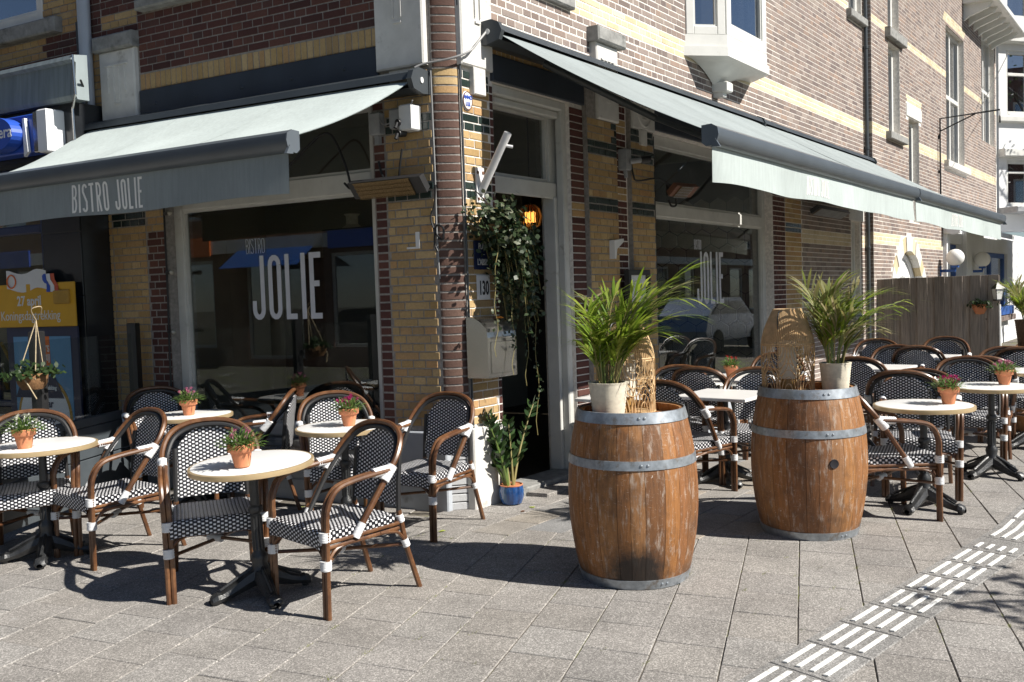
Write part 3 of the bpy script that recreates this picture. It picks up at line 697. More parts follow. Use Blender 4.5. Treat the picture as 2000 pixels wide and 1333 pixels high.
# stone, plinths, beams
one(FL, .10, .60, -.02, .60, -.02, .045, 'plinth', 'plinth_paint', bis, .01); one(FR, .10, .56, -.02, .62, -.02, .055, 'plinth', 'white_stone', bis, .01)
mb = MB()
for k in range(9): wbox(mb, FC, .02, .192, .0 + k * CH + .004, (k + 1) * CH - .004, -.02, .02, .004)
mb.build('plinth_brick', 'painted_brick', bis, kind='stuff')
one(FL, .62, 3.95, -.02, .42, -.02, .03, 'plinth', 'plinth_paint', bis, .01)
for k in range(4): one(FL, .74, 3.06, .08 + k * .095, .165 + k * .095, .03, .042, 'plinth_board', 'plinth_paint', bis, .004)
one(FL, .70, 3.12, .43, .50, -.05, .09, 'window_sill', 'stone', bis, .012)
one(FR, 2.06, 3.46, -.02, .45, -.02, .05, 'plinth', 'plinth_paint', bis, .01); one(FR, 3.48, 7.2, -.02, .43, -.02, .03, 'plinth', 'plinth_paint', bis, .01); one(FR, 3.46, 7.2, .43, .50, -.05, .09, 'window_sill', 'stone', bis, .012)
def block(fr, u0, u1, z0, z1, d, notch=()):
    o = one(fr, u0, u1, z0, z1, -.02, d, 'stone_block', 'white_stone', bis, .012); c = (u0 + u1) / 2; w = (u1 - u0)
    mb = MB(); h = z1 - z0; zt = z1 - h * .22
    wbox(mb, fr, c - w * .33, c + w * .33, zt, zt + .014, d, d + .012)
    for q in (-.24, -.08, .08, .24): wbox(mb, fr, c + w * q - .006, c + w * q + .006, zt - h * (.38 if abs(q) > .1 else .52), zt - .002, d, d + .014)
    wbox(mb, fr, c - w * .08, c + w * .08, zt - h * .55, zt - h * .54, d, d + .013); mb.build('carving', 'white_stone', o); return o
block(FL, .17, .62, 3.33, 4.75, .055); one(FL, .26, .53, 3.20, 3.33, -.01, .012, 'stone_block', 'white_stone', bis, .006)
block(FL, 3.33, 3.80, 3.30, 3.92, .05); one(FL, 3.30, 3.83, 3.92, 4.055, -.02, .10, 'coping_stone', 'stone', bis, .015)
block(FR, .13, .555, 3.33, 4.75, .05); one(FR, .28, .44, 3.13, 3.33, -.01, .05, 'stone_block', 'white_stone', bis, .006)
block(FR, 2.24, 2.66, 3.18, 3.86, .075); one(FR, 2.19, 2.74, 3.86, 3.99, -.02, .13, 'coping_stone', 'stone', bis, .015)
block(FR, 2.96, 3.46, 3.18, 3.60, .07); one(FR, 3.12, 3.27, 3.03, 3.18, -.01, .07, 'stone_block', 'white_stone', bis, .006)
ring = MB(); ring.tube([(3.21 + .15 * math.cos(R(a)), -.075, 3.36 + .15 * math.sin(R(a))) for a in range(0, 360, 20)], .010, 6, close=True); ring.build('carving', 'white_stone', bis)
one(FL, 1.55, 3.24, 4.205, 4.295, -.05, .10, 'upper_sill', 'stone', bis, .015)
one(FR, .56, 1.9, 4.07, 4.25, -.02, .06, 'upper_sill', 'stone', bis, .015)
bm_ = one(FL, .625, 3.31, 3.205, 3.528, -.05, .028, 'steel_beam', 'beam_paint', bis, .006)
for u in (.95, 1.5, 2.05, 2.6, 3.1):
    mb = MB(); mb.lathe([(.0, .012), (.012, .009), (.017, 0)], 10); o = mb.build('rivet', 'beam_paint', bm_, FL(u, .028, 3.40), (0, R(-90), 0))
bm_ = one(FR, .575, 2.2, 3.275, 3.482, -.05, .028, 'steel_beam', 'beam_paint', bis, .006); one(FR, 2.2, 2.24, 3.275, 3.482, -.05, .026, 'beam_end', 'beam_paint', bis)
one(FR, 3.46, 7.25, 3.225, 3.482, -.05, .028, 'steel_beam', 'beam_paint', bis, .006)
# shop windows
wl = window(FL, .72, 3.08, .50, 3.20, -.12, bis, .10, bars=((2.455, 2.62),))
wr = window(FR, 3.50, 7.13, .50, 3.22, -.13, bis, .11, bars=((2.385, 2.52),))
dr = window(FR, .60, 1.82, 2.46, 3.27, -.17, bis, .13, bars=(), name='fanlight')
mb = MB(); wbox(mb, FR, .60, .70, 0, 2.46, -.22, -.14, .006); wbox(mb, FR, 1.70, 1.82, 0, 2.46, -.22, -.10, .006); wbox(mb, FR, 1.74, 1.82, .0, 3.27, -.10, -.03, .01); wbox(mb, FR, .60, 1.82, 2.44, 2.58, -.14, -.11, .008); wbox(mb, FR, .60, 1.74, 3.19, 3.27, -.14, -.02, .012); wbox(mb, FR, .60, 1.74, 3.13, 3.19, -.14, -.06, .012)
mb.build('door_frame', 'frame_paint', bis)
mb = MB(); wbox(mb, FR, .58, 2.0, -.02, .07, -.2, .10, .01); mb.build('door_step', 'stone', bis); mb = MB(); wbox(mb, FR, .75, 2.0, -.02, .035, .10, .30, .008); mb.build('door_step', 'slab_grey', bis)
window(FR, 10.86, 11.32, 1.15, 2.62, -.10, bis, .08, m_='white_paint', gl='glass_pale'); one(FR, 10.70, 11.55, 2.63, 2.90, -.02, .02, 'lintel', 'white_stone', bis, .01); one(FR, 10.78, 11.42, 1.05, 1.14, -.05, .08, 'window_sill', 'stone', bis, .01)
window(FR, 10.85, 11.60, 5.87, 7.6, -.10, bis, .07, m_='white_paint', gl='glass_pale'); one(FR, 10.72, 11.68, 5.74, 5.86, -.05, .09, 'window_sill', 'stone', bis, .012)
# lettering on the panes
W3 = [.27, .072, .075]
mb, w = stroke_word('JOLIE', .545, .27, .085, .085, lambda x, y, d: FL(2.205 - x, -.1372 + d, 1.475 + y), .0015); mb.build('lettering', 'window_letter', wl)
mb, w = stroke_word('BISTRO', .125, .25, .028, .09, lambda x, y, d: FL(2.255 - x, -.1372 + d, 2.04 + y), .0015); mb.build('lettering', 'print_grey', wl)
mb, w = stroke_word('JOLIE', .60, .26, .088, .068, lambda x, y, d: FR(4.96 + x, -.1472 + d, 1.45 + y), .0015); mb.build('lettering', 'window_letter', wr)
mb, w = stroke_word('BISTRO', .11, .25, .07, .10, lambda x, y, d: FR(4.90 + x, -.1472 + d, 2.07 + y), .0015); mb.build('lettering', 'window_letter', wr)
# bay window above
by_ = MB(); A = [(4.42, 0), (4.76, .345), (6.02, .345), (6.36, 0)]
def ringz(z, s=1.0, off=0): return [Vector((5.39 + (u - 5.39) * s, -(d * s), z)) for u, d in A]
for z0, z1, s in ((4.10, 4.20, 1.05), (4.20, 4.33, 1.0)):
    a, b_ = ringz(z0, s), ringz(z1, s); n = len(by_.v); by_.v += [tuple(p) for p in a + b_]; by_.face((n, n + 1, n + 2, n + 3)); by_.face((n + 7, n + 6, n + 5, n + 4))
    for i in range(3): by_.face((n + i, n + i + 1, n + 5 + i, n + 4 + i))
bo = by_.build('bay_window', 'white_paint', bis)
foot = MB(); rows = []
for k in range(9):
    q = k / 8; s = .12 + .88 * (1 - math.cos(q * math.pi / 2)) ** .75; rows.append([Vector((5.25 + .14 * (s - .12) + (u - 5.39) * s, -.02 - d * s, 3.90 + .20 * math.sin(q * math.pi / 2) ** 1.3)) for u, d in A])
foot.grid(rows); foot.build('bay_corbel', 'white_paint', bis); mb = MB(); mb.obox(Vector((5.24, -.09, 3.87)), Vector((1, 0, 0)), Vector((0, 1, 0)), Vector((0, 0, 1)), .09, .09, .055, .012); mb.obox(Vector((5.24, -.06, 3.80)), Vector((1, 0, 0)), Vector((0, 1, 0)), Vector((0, 0, 1)), .055, .06, .04, .01); mb.build('corbel_foot', 'white_paint', bis)
def fbay(i):
    a = Vector((A[i][0], -A[i][1], 0)); b_ = Vector((A[i + 1][0], -A[i + 1][1], 0)); ax = (b_ - a).normalized(); nn = Vector((ax.y, -ax.x, 0))
    return (lambda u, d, z: a + ax * u + nn * d + Vector((0, 0, z))), (b_ - a).length
for i in range(3):
    f_, L_ = fbay(i); ROTZ[f_] = 0
    if i == 1: window(f_, .0, L_, 4.33, 6.2, -.03, bis, .13, m_='white_paint', gl='glass_pale')
    else: window(f_, .02, L_ - .02, 4.33, 6.2, -.03, bis, .09, m_='white_paint', gl='glass_pale')
mb = MB(); mb.quad((4.5, .05, 4.3), (6.3, .05, 4.3), (6.3, .05, 6.3), (4.5, .05, 6.3)); mb.build('curtain', 'curtain', bis)
# interior things that show through the glass
mb = MB(); mb.box(1.55, 2.0, 2.2, 3.2, .02, 2.05); mb.box(2.9, 3.05, 1.8, 3.2, .02, 2.1); cab = mb.build('cabinet', 'interior_dark'); tag(cab, 'dark tall cabinet standing inside beyond the open doorway', 'cabinet')
va = MB(); va.lathe([(.09, 0), (.13, .02), (.135, .20), (.11, .28), (.06, .32), (.06, .40), (.08, .42)], 16, captop=True, capbot=True); tag(va.build('vase', 'rope_pot', None, (1.78, 2.45, 2.05)), 'pale stoneware vase on top of the dark cabinet', 'vase')
idr = thing('inner_door', 'black inner door with white handle plate behind the left shop window', 'door', (.42, .78, .02))
mb = MB(); mb.box(0, .045, 0, .86, 0, 2.2, .004); mb.build('door_leaf', 'black_plastic', idr); mb = MB(); mb.box(-.008, 0, .08, .125, .98, 1.22, .003); mb.tube([(-.01, .10, 1.15), (-.05, .10, 1.15), (-.055, .0, 1.15)], .009, 8); mb.build('handle', 'bright_paint', idr)
lam = thing('pendant_lamp', 'glowing amber glass pendant lamp hanging in the dark doorway', 'lamp', (2.45, .80, 2.36))
mb = MB(); mb.lathe([(.03, .12), (.085, .08), (.11, .0), (.09, -.08), (.03, -.11)], 18); mb.build('lamp_shade', 'amber_clear', lam)
mb = MB()
for k in range(18):
    a = 2 * math.pi * k / 18; mb.tube([(.113 * math.cos(a) * q, .113 * math.sin(a) * q, z) for q, z in ((.4, .12), (.8, .08), (1, 0), (.8, -.08), (.3, -.11))], .004, 5)
mb.build('lamp_wire', 'brass', lam); mb = MB()
for q in (-.035, 0, .035): mb.lathe([(.0, -.06), (.016, -.045), (.016, .045), (0, .06)], 8, (q * .53, -q * .85, 0))
mb.v = [(v[0] * 1, v[1], v[2]) for v in mb.v]; gl_ = mb.build('bulb', 'lamp_glow', lam); pass
mb = MB(); mb.tube([(0, 0, .12), (0, 0, 1.0)], .006, 6); mb.build('cord', 'cable', lam)
# ------------------------------------------------------------------ neighbouring house along the right street
h2 = thing('brick_house', 'tall brown brick house with pale bands beyond the black drainpipe', 'building')
HW = [(12.83, 13.62, 5.93, 8.0), (12.83, 13.65, 4.20, 5.72), (14.30, 15.15, 2.75, 4.62), (17.75, 19.75, 4.15, 6.95), (22.0, 23.9, 5.0, 7.6)]
AX, AZ, AO, AI = 14.2, .92, 1.56, 1.30
HA = [(AX - AI, AX + AI, 0, AZ)] + [(AX - q, AX + q, AZ + AI * k / 12, AZ + AI * (k + 1) / 12) for k in range(12) for q in (math.sqrt(max(.0, AI ** 2 - (AI * k / 12) ** 2)),)]
mb = MB(); core(mb, FH, 11.72, 24.2, -.1, 9.2, HW + HA + [(17.3, 24.2, -.1, 2.75)]); mb.prism([(11.715, -.1), (11.72, -.1), (11.72, 9.2), (11.715, 9.2)], lambda u, v, d: FH(u, d, v), -.3, .002); mb.build('wall', 'mortar_pale', h2)
HB = lambda u, z: None if math.hypot(u - 14.2, z - .92) < 1.60 else 'pale_brick' if 4.065 < z < 4.25 or 5.84 < z < 6.0 or 2.30 < z < 2.48 or (14.2 < u < 15.3 and 4.86 < z < 5.02) or (17.6 < u < 19.9 and 6.97 < z < 7.2) else (None if math.hypot(u - 14.2, z - .92) < 1.60 or (abs(u - 14.2) < 1.58 and z < .92) else 'brown_brick')
lay('h2', FH, 11.73, 17.28, .0, 8.2, HB, proud=.003, holes=HW + [(12.62, 13.85, 5.75, 5.93), (12.62, 13.85, 4.06, 4.2), (14.1, 15.35, 4.6, 4.86)])
lay('h2', FH, 17.3, 24.1, 2.9, 8.2, HB, proud=.003, holes=HW + [(17.5, 20.0, 3.95, 4.15)])
place_bricks('h2', h2, 60)
FS = lambda u, d, z: Vector((11.72 - d, -u, z)); ROTZ[FS] = 0       # the side facing back up the street
mb = MB()
k = 0
while k * CH < 8.2:
    kk = 'y' if 4.065 < (k + .5) * CH < 4.25 or 2.30 < (k + .5) * CH < 2.48 else 'b'
    if kk == 'b': wbox(mb, FS, .003, .122, k * CH + .005, (k + 1) * CH - .005, 0, .012)
    k += 1
mb.build('brown_brick', 'brown_brick', h2, kind='stuff')
mb = MB()
for k in (36, 37, 38, 64, 65, 66): wbox(mb, FS, .003, .122, k * CH + .005, (k + 1) * CH - .005, 0, .012)
mb.build('yellow_brick', 'pale_brick', h2, kind='stuff')
for i, (a, b_, c, d) in enumerate(HW[:5]):
    vb = () if b_ - a < 1 else (((a + b_) / 2 - .05, (a + b_) / 2 + .05),); br = () if i in (0, 1, 2) else (((c + d) / 2 - .05, (c + d) / 2 + .05),)
    window(FH, a, b_, c, d, -.14, h2, .09, bars=br, vbars=vb, m_='white_paint', gl='glass_pale', mould=False); p = MB(); wbox(p, FH, a, b_, c, d, -.32, -.31); p.build('curtain', 'curtain', h2)
one(FH, 12.62, 13.85, 5.76, 5.92, -.02, .10, 'window_sill', 'stone', h2, .01); one(FH, 12.62, 13.85, 4.07, 4.19, -.02, .10, 'window_sill', 'stone', h2, .01); one(FH, 17.5, 20.0, 4.0, 4.14, -.02, .10, 'window_sill', 'white_stone', h2, .01)
one(FH, 14.12, 15.34, 4.63, 4.86, -.02, .02, 'lintel', 'white_stone', h2, .01)
# round-arched white window behind the fence
def arc_pts(cx, cz, r, n=18): return [(cx + r * math.cos(R(180 - 180 * k / n)), cz + r * math.sin(R(180 - 180 * k / n))) for k in range(n + 1)]
mb = MB(); o_, i_ = arc_pts(AX, AZ, AO), arc_pts(AX, AZ, AI)
for k in range(18):
    if k % 3 == 1: continue
    mb = MB(); mb.prism([o_[k], o_[k + 1], i_[k + 1], i_[k]], lambda u, v, d: FH(u, d, v), -.14, .03 if k % 3 else .024); mb.build('arch_stone', 'white_stone', h2)
pass
for k in range(1, 18, 3): mb = MB(); mb.prism([o_[k], o_[k + 1], i_[k + 1], i_[k]], lambda u, v, d: FH(u, d, v), -.14, .015); mb.build('arch_brick', 'pale_brick', h2)
mb = MB(); mb.prism(arc_pts(AX, AZ, AI + .02) + [(AX + AI, 0), (AX - AI, 0)], lambda u, v, d: FH(u, d, v), -.20, -.16); mb.build('arched_door', 'cafe_white', h2)
mb = MB()
for q in (1.25, .85): mb.tube([FH(u, -.15, v) for u, v in arc_pts(AX, AZ, q)], .04, 6)
mb.build('arch_moulding', 'cafe_white', h2)
# eave on brackets
mb = MB(); wbox(mb, FH, 19.6, 24.2, 7.72, 7.86, 0, .72, .02); wbox(mb, FH, 19.6, 24.2, 7.86, 8.02, 0, .62, .02); eo = mb.build('eave', 'white_paint', h2)
for k in range(7):
    mb = MB(); mb.prism([(0, 7.72), (.60, 7.72), (.52, 7.60), (.12, 7.46), (0, 7.38)], lambda u, v, d: Vector((19.75 + k * .62 + d, -.12 - u, v)), 0, .10); mb.build('bracket', 'white_paint', eo)
dp = MB(); dp.tube([(11.66, -.05, z) for z in (0, 2, 4, 6, 8.3)], .032, 10)
for z in (.6, 2.2, 3.8, 5.4): dp.lathe([(.032, 0), (.042, .005), (.042, .045), (.032, .05)], 12, (11.66, -.05, z))
tag(dp.build('drainpipe', 'charcoal_metal'), 'thin dark drainpipe up the brown brick wall on the right', 'drainpipe')
# ------------------------------------------------------------------ awnings
def awning(name, label, W0, W1, B0, B1, out, vh, text, tpos, th, flare=0.0, caps=(True, True), cloth=('awning_cloth', 'aged_or_shaded_cloth')):
    """W: top edge at the wall, B: front bar axis; out: unit vector away from the wall"""
    r = thing(name, label, 'awning', W0, 0); O_ = Vector(W0); W0, W1, B0, B1 = [Vector(p) - O_ for p in (W0, W1, B0, B1)]
    ax = (W1 - W0).normalized(); Lw = (W1 - W0).length
    prof = [(-.06, .07), (.06, .08), (.12, .055), (.145, .0), (.12, -.06), (.02, -.085), (-.06, -.08)]
    mb = MB(); c0 = W0 - ax * .02; c1 = W1 + ax * .02
    def ring(p, s=1.0): return [p + out * u * s + Vector((0, 0, v * s)) for u, v in prof]
    a, b_ = ring(c0), ring(c1); n = len(mb.v); k = len(prof); mb.v += [tuple(p) for p in a + b_]
    for i in range(k):
        if i in (3,): continue
        j = (i + 1) % k; mb.face((n + i, n + j, n + k + j, n + k + i))
    mb.build('cassette', 'charcoal_metal', r)
    for e, (p, s) in enumerate(((c0, -1), (c1, 1))):
        if not caps[e]: continue
        m2 = MB(); a, b_ = ring(p, 1.12), ring(p + ax * s * .045, 1.12); n = 0; m2.v += [tuple(q) for q in a + b_]; m2.face(list(range(k))); m2.face(list(range(k, 2 * k)))
        for i in range(k): j = (i + 1) % k; m2.face((i, j, k + j, k + i))
        cp = m2.build('end_cap', 'charcoal_metal', r); m3 = MB(); q = p + ax * s * .047 + out * .04
        m3.prism([(.018 * math.cos(R(t_)), .022 * math.sin(R(t_))) for t_ in range(0, 360, 24)], lambda u, v, d: q + out * u + Vector((0, 0, v)) + ax * s * d, 0, .006); m3.build('badge', 'print_grey', cp)
    # cloth: two skins, slightly sagging
    nu, nv = 40, 10; rr = random.Random(5)
    def top(i, j, off):
        u, v = i / nu, j / nv; p = (W0 + out * .10).lerp(W1 + out * .10, u).lerp((B0 - out * .05 + Vector((0, 0, .06))).lerp(B1 - out * .05 + Vector((0, 0, .06)), u), v)
        sag = -.045 * math.sin(math.pi * v) + .006 * math.sin(u * 21 + v * 3) * math.sin(math.pi * v); e = min(u, 1 - u)
        return p + Vector((0, 0, sag - .012 * math.exp(-e * 40) + off))
    mb = MB(); mb.grid([[top(i, j, 0) for i in range(nu + 1)] for j in range(nv + 1)]); mb.grid([[top(i, j, -.004) for i in range(nu + 1)] for j in range(nv + 1)])
    mb.build('canopy', cloth[0], r)
    for q in range(1, int(Lw / 1.2) + 1):
        u = q * 1.2 / Lw
        if u > .97: continue
        sm_ = MB(); sm_.grid([[top(u * nu + e * .008 * nu / Lw, j, .0012) for e in (-1, 1)] for j in range(nv + 1)]); sm_.build('seam', cloth[0], r)
    # front bar
    bx = (B1 - B0).normalized(); bo = bx.cross(Vector((0, 0, 1))); bo = bo if bo.dot(out) > 0 else -bo; bp = [(-.05, .065), (.02, .07), (.062, .045), (.07, .0), (.058, -.045), (.025, -.07), (-.02, -.075), (-.05, -.05)]
    mb = MB(); k = len(bp); rg = lambda p, s=1.0: [p + bo * u * s + Vector((0, 0, v * s)) for u, v in bp]; mb.v += [tuple(q) for q in rg(B0) + rg(B1)]
    for i in range(k): j = (i + 1) % k; mb.face((i, j, k + j, k + i), True)
    mb.face(list(range(k))); mb.face(list(range(k, 2 * k))); bar = mb.build('front_bar', 'bar_metal', r)
    for p, s in ((B0, -1), (B1, 1)):
        m2 = MB(); m2.v += [tuple(q) for q in rg(p + bx * s * .001, 1.03) + rg(p + bx * s * .016, 1.03)]
        for i in range(k): j = (i + 1) % k; m2.face((i, j, k + j, k + i))
        m2.face(list(range(k))); m2.face(list(range(k, 2 * k))); m2.prism([(.05, -.03), (.02, -.085), (.085, -.088)], lambda u, v, d: p + bo * u + Vector((0, 0, v)) + bx * s * d, .003, .025); m2.build('bar_cap', 'bar_metal', bar)
    # hanging valance with soft folds
    V0 = B0 + Vector((0, 0, -.072)) + bx * .04; V1 = B1 + Vector((0, 0, -.072)) - bx * .04; Lv = (V1 - V0).length
    def val(i, j, off):
        u, v = i / 60, j / 6; w = .018 * v * (math.sin(u * Lv * 2.6) + .5 * math.sin(u * Lv * 5.7 + 1)) + flare * v * math.exp(-u * Lv * 2.0)
        return V0.lerp(V1, u) + bx * (.10 * v * max(0, 1 - u * Lv * 1.2) if flare else 0) + bo * (w + off) + Vector((0, 0, -vh * v + .008 * v * math.sin(u * Lv * 3.3)))
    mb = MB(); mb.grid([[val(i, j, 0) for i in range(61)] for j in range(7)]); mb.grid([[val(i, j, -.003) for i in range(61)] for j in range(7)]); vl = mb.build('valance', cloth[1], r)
    # folding arms
    for u in (.12, .88):
        mb = MB()
        a = W0.lerp(W1, u) + out * .08 + Vector((0, 0, -.12)); c = B0.lerp(B1, u) + Vector((0, 0, -.03)) - bo * .06; m_ = a.lerp(c, .5) + ax * (.35 if u < .5 else -.35) + Vector((0, 0, -.06))
        mb.tube([a, m_], .028, 8); mb.tube([m_, c], .022, 8)
        mb.build('folding_arm', 'charcoal_metal', r)
    if text:
        sgn = 1 if bo.cross(Vector((0, 0, 1))).dot(bx) < 0 else -1
        def fn(x, y, d):
            s = tpos + x; q = min(max(s / Lv, 0), 1); i = q if sgn > 0 else 1 - q; v = 1 - (y + (vh - th) / 2) / vh
            return val(i * 60, v * 6, .0014 + d)
        mb, w = stroke_word(text, th, .26, .085, .10, fn, .0004, shear=.06 if sgn < 0 else 0); mb.build('lettering', 'cloth_print', vl)
    return r
awning('awning', 'pale green cloth awning over the left shop window with shaded hanging valance', (-.07, .22, 3.20), (-.07, 3.90, 3.22), (-1.31, .33, 2.655), (-1.31, 3.84, 2.645), Vector((-1, 0, 0)), .265, 'BISTRO JOLIE', 3.84 - .04 - 2.60, .215)  # valance cloth is the canopy's own; its shade is put into the darker colour
awning('awning', 'long pale awning running from the doorway over the right shop window', (.46, -.07, 3.60), (6.28, -.07, 3.585), (.45, -1.84, 2.655), (6.27, -1.92, 2.615), Vector((0, -1, 0)), .235, 'BISTRO JOLIE', 2.05, .155, flare=-.05, caps=(True, False), cloth=('aged_or_shaded_cloth', 'valance_cloth'))
awning('awning', 'farther pale awning continuing along the right facade towards the fence', (6.33, -.07, 3.585), (11.5, -.07, 3.575), (6.33, -1.92, 2.615), (11.6, -2.05, 2.55), Vector((0, -1, 0)), .235, 'BISTRO JOLIE', 1.9, .155, cloth=('aged_or_shaded_cloth', 'valance_cloth'))
# ------------------------------------------------------------------ pipe, wires and fittings on the corner
pp = thing('drainpipe', 'pale blue-grey painted drainpipe beside the left white stone block', 'drainpipe', (-.07, 3.945, 0))
mb = MB(); mb.tube([(0, 0, z) for z in (0, 1, 2, 3, 4, 6, 8.4)], .058, 14); mb.build('pipe', 'pipe_paint', pp)
for z in (.5, 2.05, 3.35, 4.9):
    mb = MB(); mb.lathe([(.06, 0), (.068, .006), (.068, .044), (.06, .05)], 14, (0, 0, z)); mb.box(-.02, .07, -.008, .008, z + .01, z + .04); mb.build('pipe_clip', 'pipe_paint', pp)
def cab(name, label, pts, r, m_='cable', group=None, cat='cable', n=6):
    mb = MB(); mb.tube(curve_pts(pts, 6), r, n); return tag(mb.build(name, m_), label, cat, group)
cab('cable', 'thin grey cable from the right awning cassette round the brick corner', [(.46, -.10, 3.66), (.30, -.09, 3.52), (.16, -.10, 3.42), (.04, -.02, 3.36), (-.05, .16, 3.33), (-.10, .22, 3.30)], .009, 'grey_cable')
cab('cable', 'pale wire running down the brick corner beside the yellow pier', [(-.02, .135, 3.28), (-.022, .13, 2.9), (-.02, .128, 2.5), (-.022, .13, 2.1), (-.02, .12, 1.75)], .007, 'grey_cable')
cab('cable', 'long dark wire down the edge of the brick corner column', [(.135, -.02, 4.6), (.14, -.018, 3.4), (.142, -.02, 2.4), (.145, -.018, 1.4), (.15, -.02, .62)], .010, 'charcoal_metal')
cab('cable', 'looped black cable hanging on the corner below the long heater', [(-.06, .10, 2.44), (-.04, .13, 2.30), (-.05, .16, 2.2), (-.04, .12, 2.08), (-.05, .06, 2.04), (-.05, .05, 2.12), (-.04, .12, 2.14), (-.04, .14, 2.02), (-.03, .12, 1.95)], .008)
cab('cable', 'black cable crossing in front of the left upper window to the heater', [(-.05, 2.1, 2.62), (-.09, 1.72, 2.58), (-.10, 1.35, 2.80), (-.08, 1.1, 2.92), (-.08, .95, 2.70), (-.09, .88, 2.48), (-.08, .95, 2.52)], .009)
cab('cable', 'black cable drooping from the sockets over the yellow pier', [(-.13, .34, 2.72), (-.12, .37, 2.62), (-.09, .42, 2.50), (-.06, .52, 2.46), (-.05, .60, 2.56), (-.05, .63, 2.66)], .009)
cab('cable', 'pale flex from the awning cassette to the grey socket box', [(-.14, .22, 3.06), (-.10, .30, 2.98), (-.07, .42, 2.95), (-.06, .56, 2.93), (-.05, .62, 3.02)], .006, 'grey_cable')
cab('cable', 'dark wires bundled at the top of the pale drainpipe', [(-.36, 3.66, 3.62), (-.20, 3.80, 3.50), (-.12, 3.95, 3.36), (-.14, 3.86, 3.28), (-.10, 3.6, 3.24)], .010)
jb = thing('socket_box', 'pair of grey outdoor socket boxes with plugs on the yellow pier', 'socket box', (-.02, .38, 2.95))
mb = MB(); mb.box(-.07, 0, -.02, .10, -.07, .08, .01); mb.build('box_body', 'grey_metal', jb); mb = MB(); mb.box(-.12, 0, -.14, -.03, -.10, .09, .01); mb.build('box_body', 'print_grey', jb)
for z in (-.03, -.11): mb = MB(); mb.tube([(-.06, -.03, z), (-.13, -.02, z - .01)], .028, 10); mb.tube([(-.13, -.02, z - .01), (-.15, -.015, z - .05)], .014, 8); mb.build('plug', 'black_plastic', jb)
jb2 = MB(); jb2.box(-.06, 0, .60, .70, 2.86, 3.03, .01); jb2.box(-.04, 0, .63, .67, 2.79, 2.86, .004); tag(jb2.build('junction_box', 'grey_metal'), 'small grey junction box beside the pier under the left awning', 'box')
def heater(name, label, loc, rz, L, tilt, mat_='black_plastic', mesh=True):
    h = thing(name, label, 'heater', loc, rz)
    def rot(x, y, z): c, s = math.cos(tilt), math.sin(tilt); return (x, y * c - z * s, y * s + z * c)
    mb = MB(); mb.prism([(-.075, .035), (.075, .035), (.09, -.035), (-.09, -.035)], lambda u, v, d: rot(d, u * .8, v * .8), 0, L); mb.build('housing', mat_, h)
    mb = MB(); mb.prism([(-.068, -.037), (.068, -.037), (.068, -.032), (-.068, -.032)], lambda u, v, d: rot(d, u, v), .06, L - .10); mb.build('reflector', 'heater_mesh', h)
    mb = MB()
    for k in range(int(L / .022) - 6): mb.tube([rot(.07 + k * .022, u, -.043) for u in (-.07, .07)], .0022, 4)
    for u in (-.07, -.035, 0, .035, .07): mb.tube([rot(.06, u, -.043), rot(L - .10, u, -.043)], .0025, 4)
    mb.build('grille', 'heater_mesh' if mesh else 'grey_metal', h, kind='stuff')
    mb = MB(); mb.box(L * .5 - .03, L * .5 + .03, .02, .16, -.01, .03, .005); mb.box(L * .5 - .06, L * .5 + .06, .14, .16, -.05, .07, .004); mb.build('bracket', 'black_metal', h); return h
heater('patio_heater', 'long black infrared heater across the yellow pier under the left awning', (-.16, .80, 2.455), R(-90), .68, R(-50))
heater('patio_heater', 'rusty short heater on an arm beside the right shop window', (3.30, -.30, 2.60), R(-15), .34, R(-40), 'heater_rust', False)
heater('patio_heater', 'dark heater with silver tubes high on the far brown wall', (8.2, -.22, 2.66), R(0), 1.5, R(-30), 'black_plastic', False)
cab('cable', 'black cable looped at the short rusty heater', [(2.93, -.05, 2.86), (2.96, -.06, 2.72), (3.05, -.06, 2.68), (3.25, -.2, 2.70), (3.4, -.28, 2.58), (3.45, -.28, 2.46), (3.38, -.26, 2.44), (3.36, -.24, 2.5)], .010)
cab('cable', 'thin black cable straight down the edge of the right shop window', [(3.49, -.03, 3.15), (3.485, -.032, 2.6), (3.49, -.03, 2.0), (3.485, -.03, 1.2), (3.49, -.03, .6)], .010)
fh = thing('flag_holder', 'white metal flagpole holder sticking up beside the doorway', 'bracket', (.36, -.01, 2.46))
mb = MB(); mb.box(-.055, .055, -.012, 0, -.14, .13, .004); mb.build('plate', 'bracket_white', fh); mb = MB(); mb.tube([(0, -.012, -.06), (-.045, -.30, .355)], .030, 14, cap=False); mb.tube([(0, -.012, -.06), (-.045, -.30, .355)], .024, 14, cap=False); mb.tube([(-.035, -.25, .27), (-.0, -.31, .255)], .012, 8); mb.build('tube', 'bracket_white', fh)
for x, z in ((-.035, .09), (.035, .09), (-.035, -.11), (.035, -.11)): mb = MB(); mb.lathe([(0, .008), (.012, .006), (.014, 0)], 8); mb.build('bolt', 'heater_rust', fh, (x, -.012, z), (R(90), 0, 0))
mb = MB(); mb.box(-.008, 0, .30, .42, 1.985, 2.0, .002); mb.box(-.0085, 0, .30, .335, 2.0, 2.11, .002); tag(mb.build('wall_plate', 'bracket_white', None, (-.006, 0, 0)), 'small white L-shaped metal plate screwed to the left yellow pier', 'bracket')
wb = MB(); wb.prism([(0, 0), (.0, -.17), (.03, -.17), (.05, -.08), (.19, -.01), (.19, .02)], lambda u, v, d: Vector((2.42 + u, -.055 - d, 2.09 + v)), 0, .055); tag(wb.build('wall_bracket', 'bracket_white'), 'white wall bracket on the yellow pier right of the doorway', 'bracket')
ct = thing('security_camera', 'grey security camera on the brick groove between the right piers', 'camera', (2.80, -.0, 2.86))
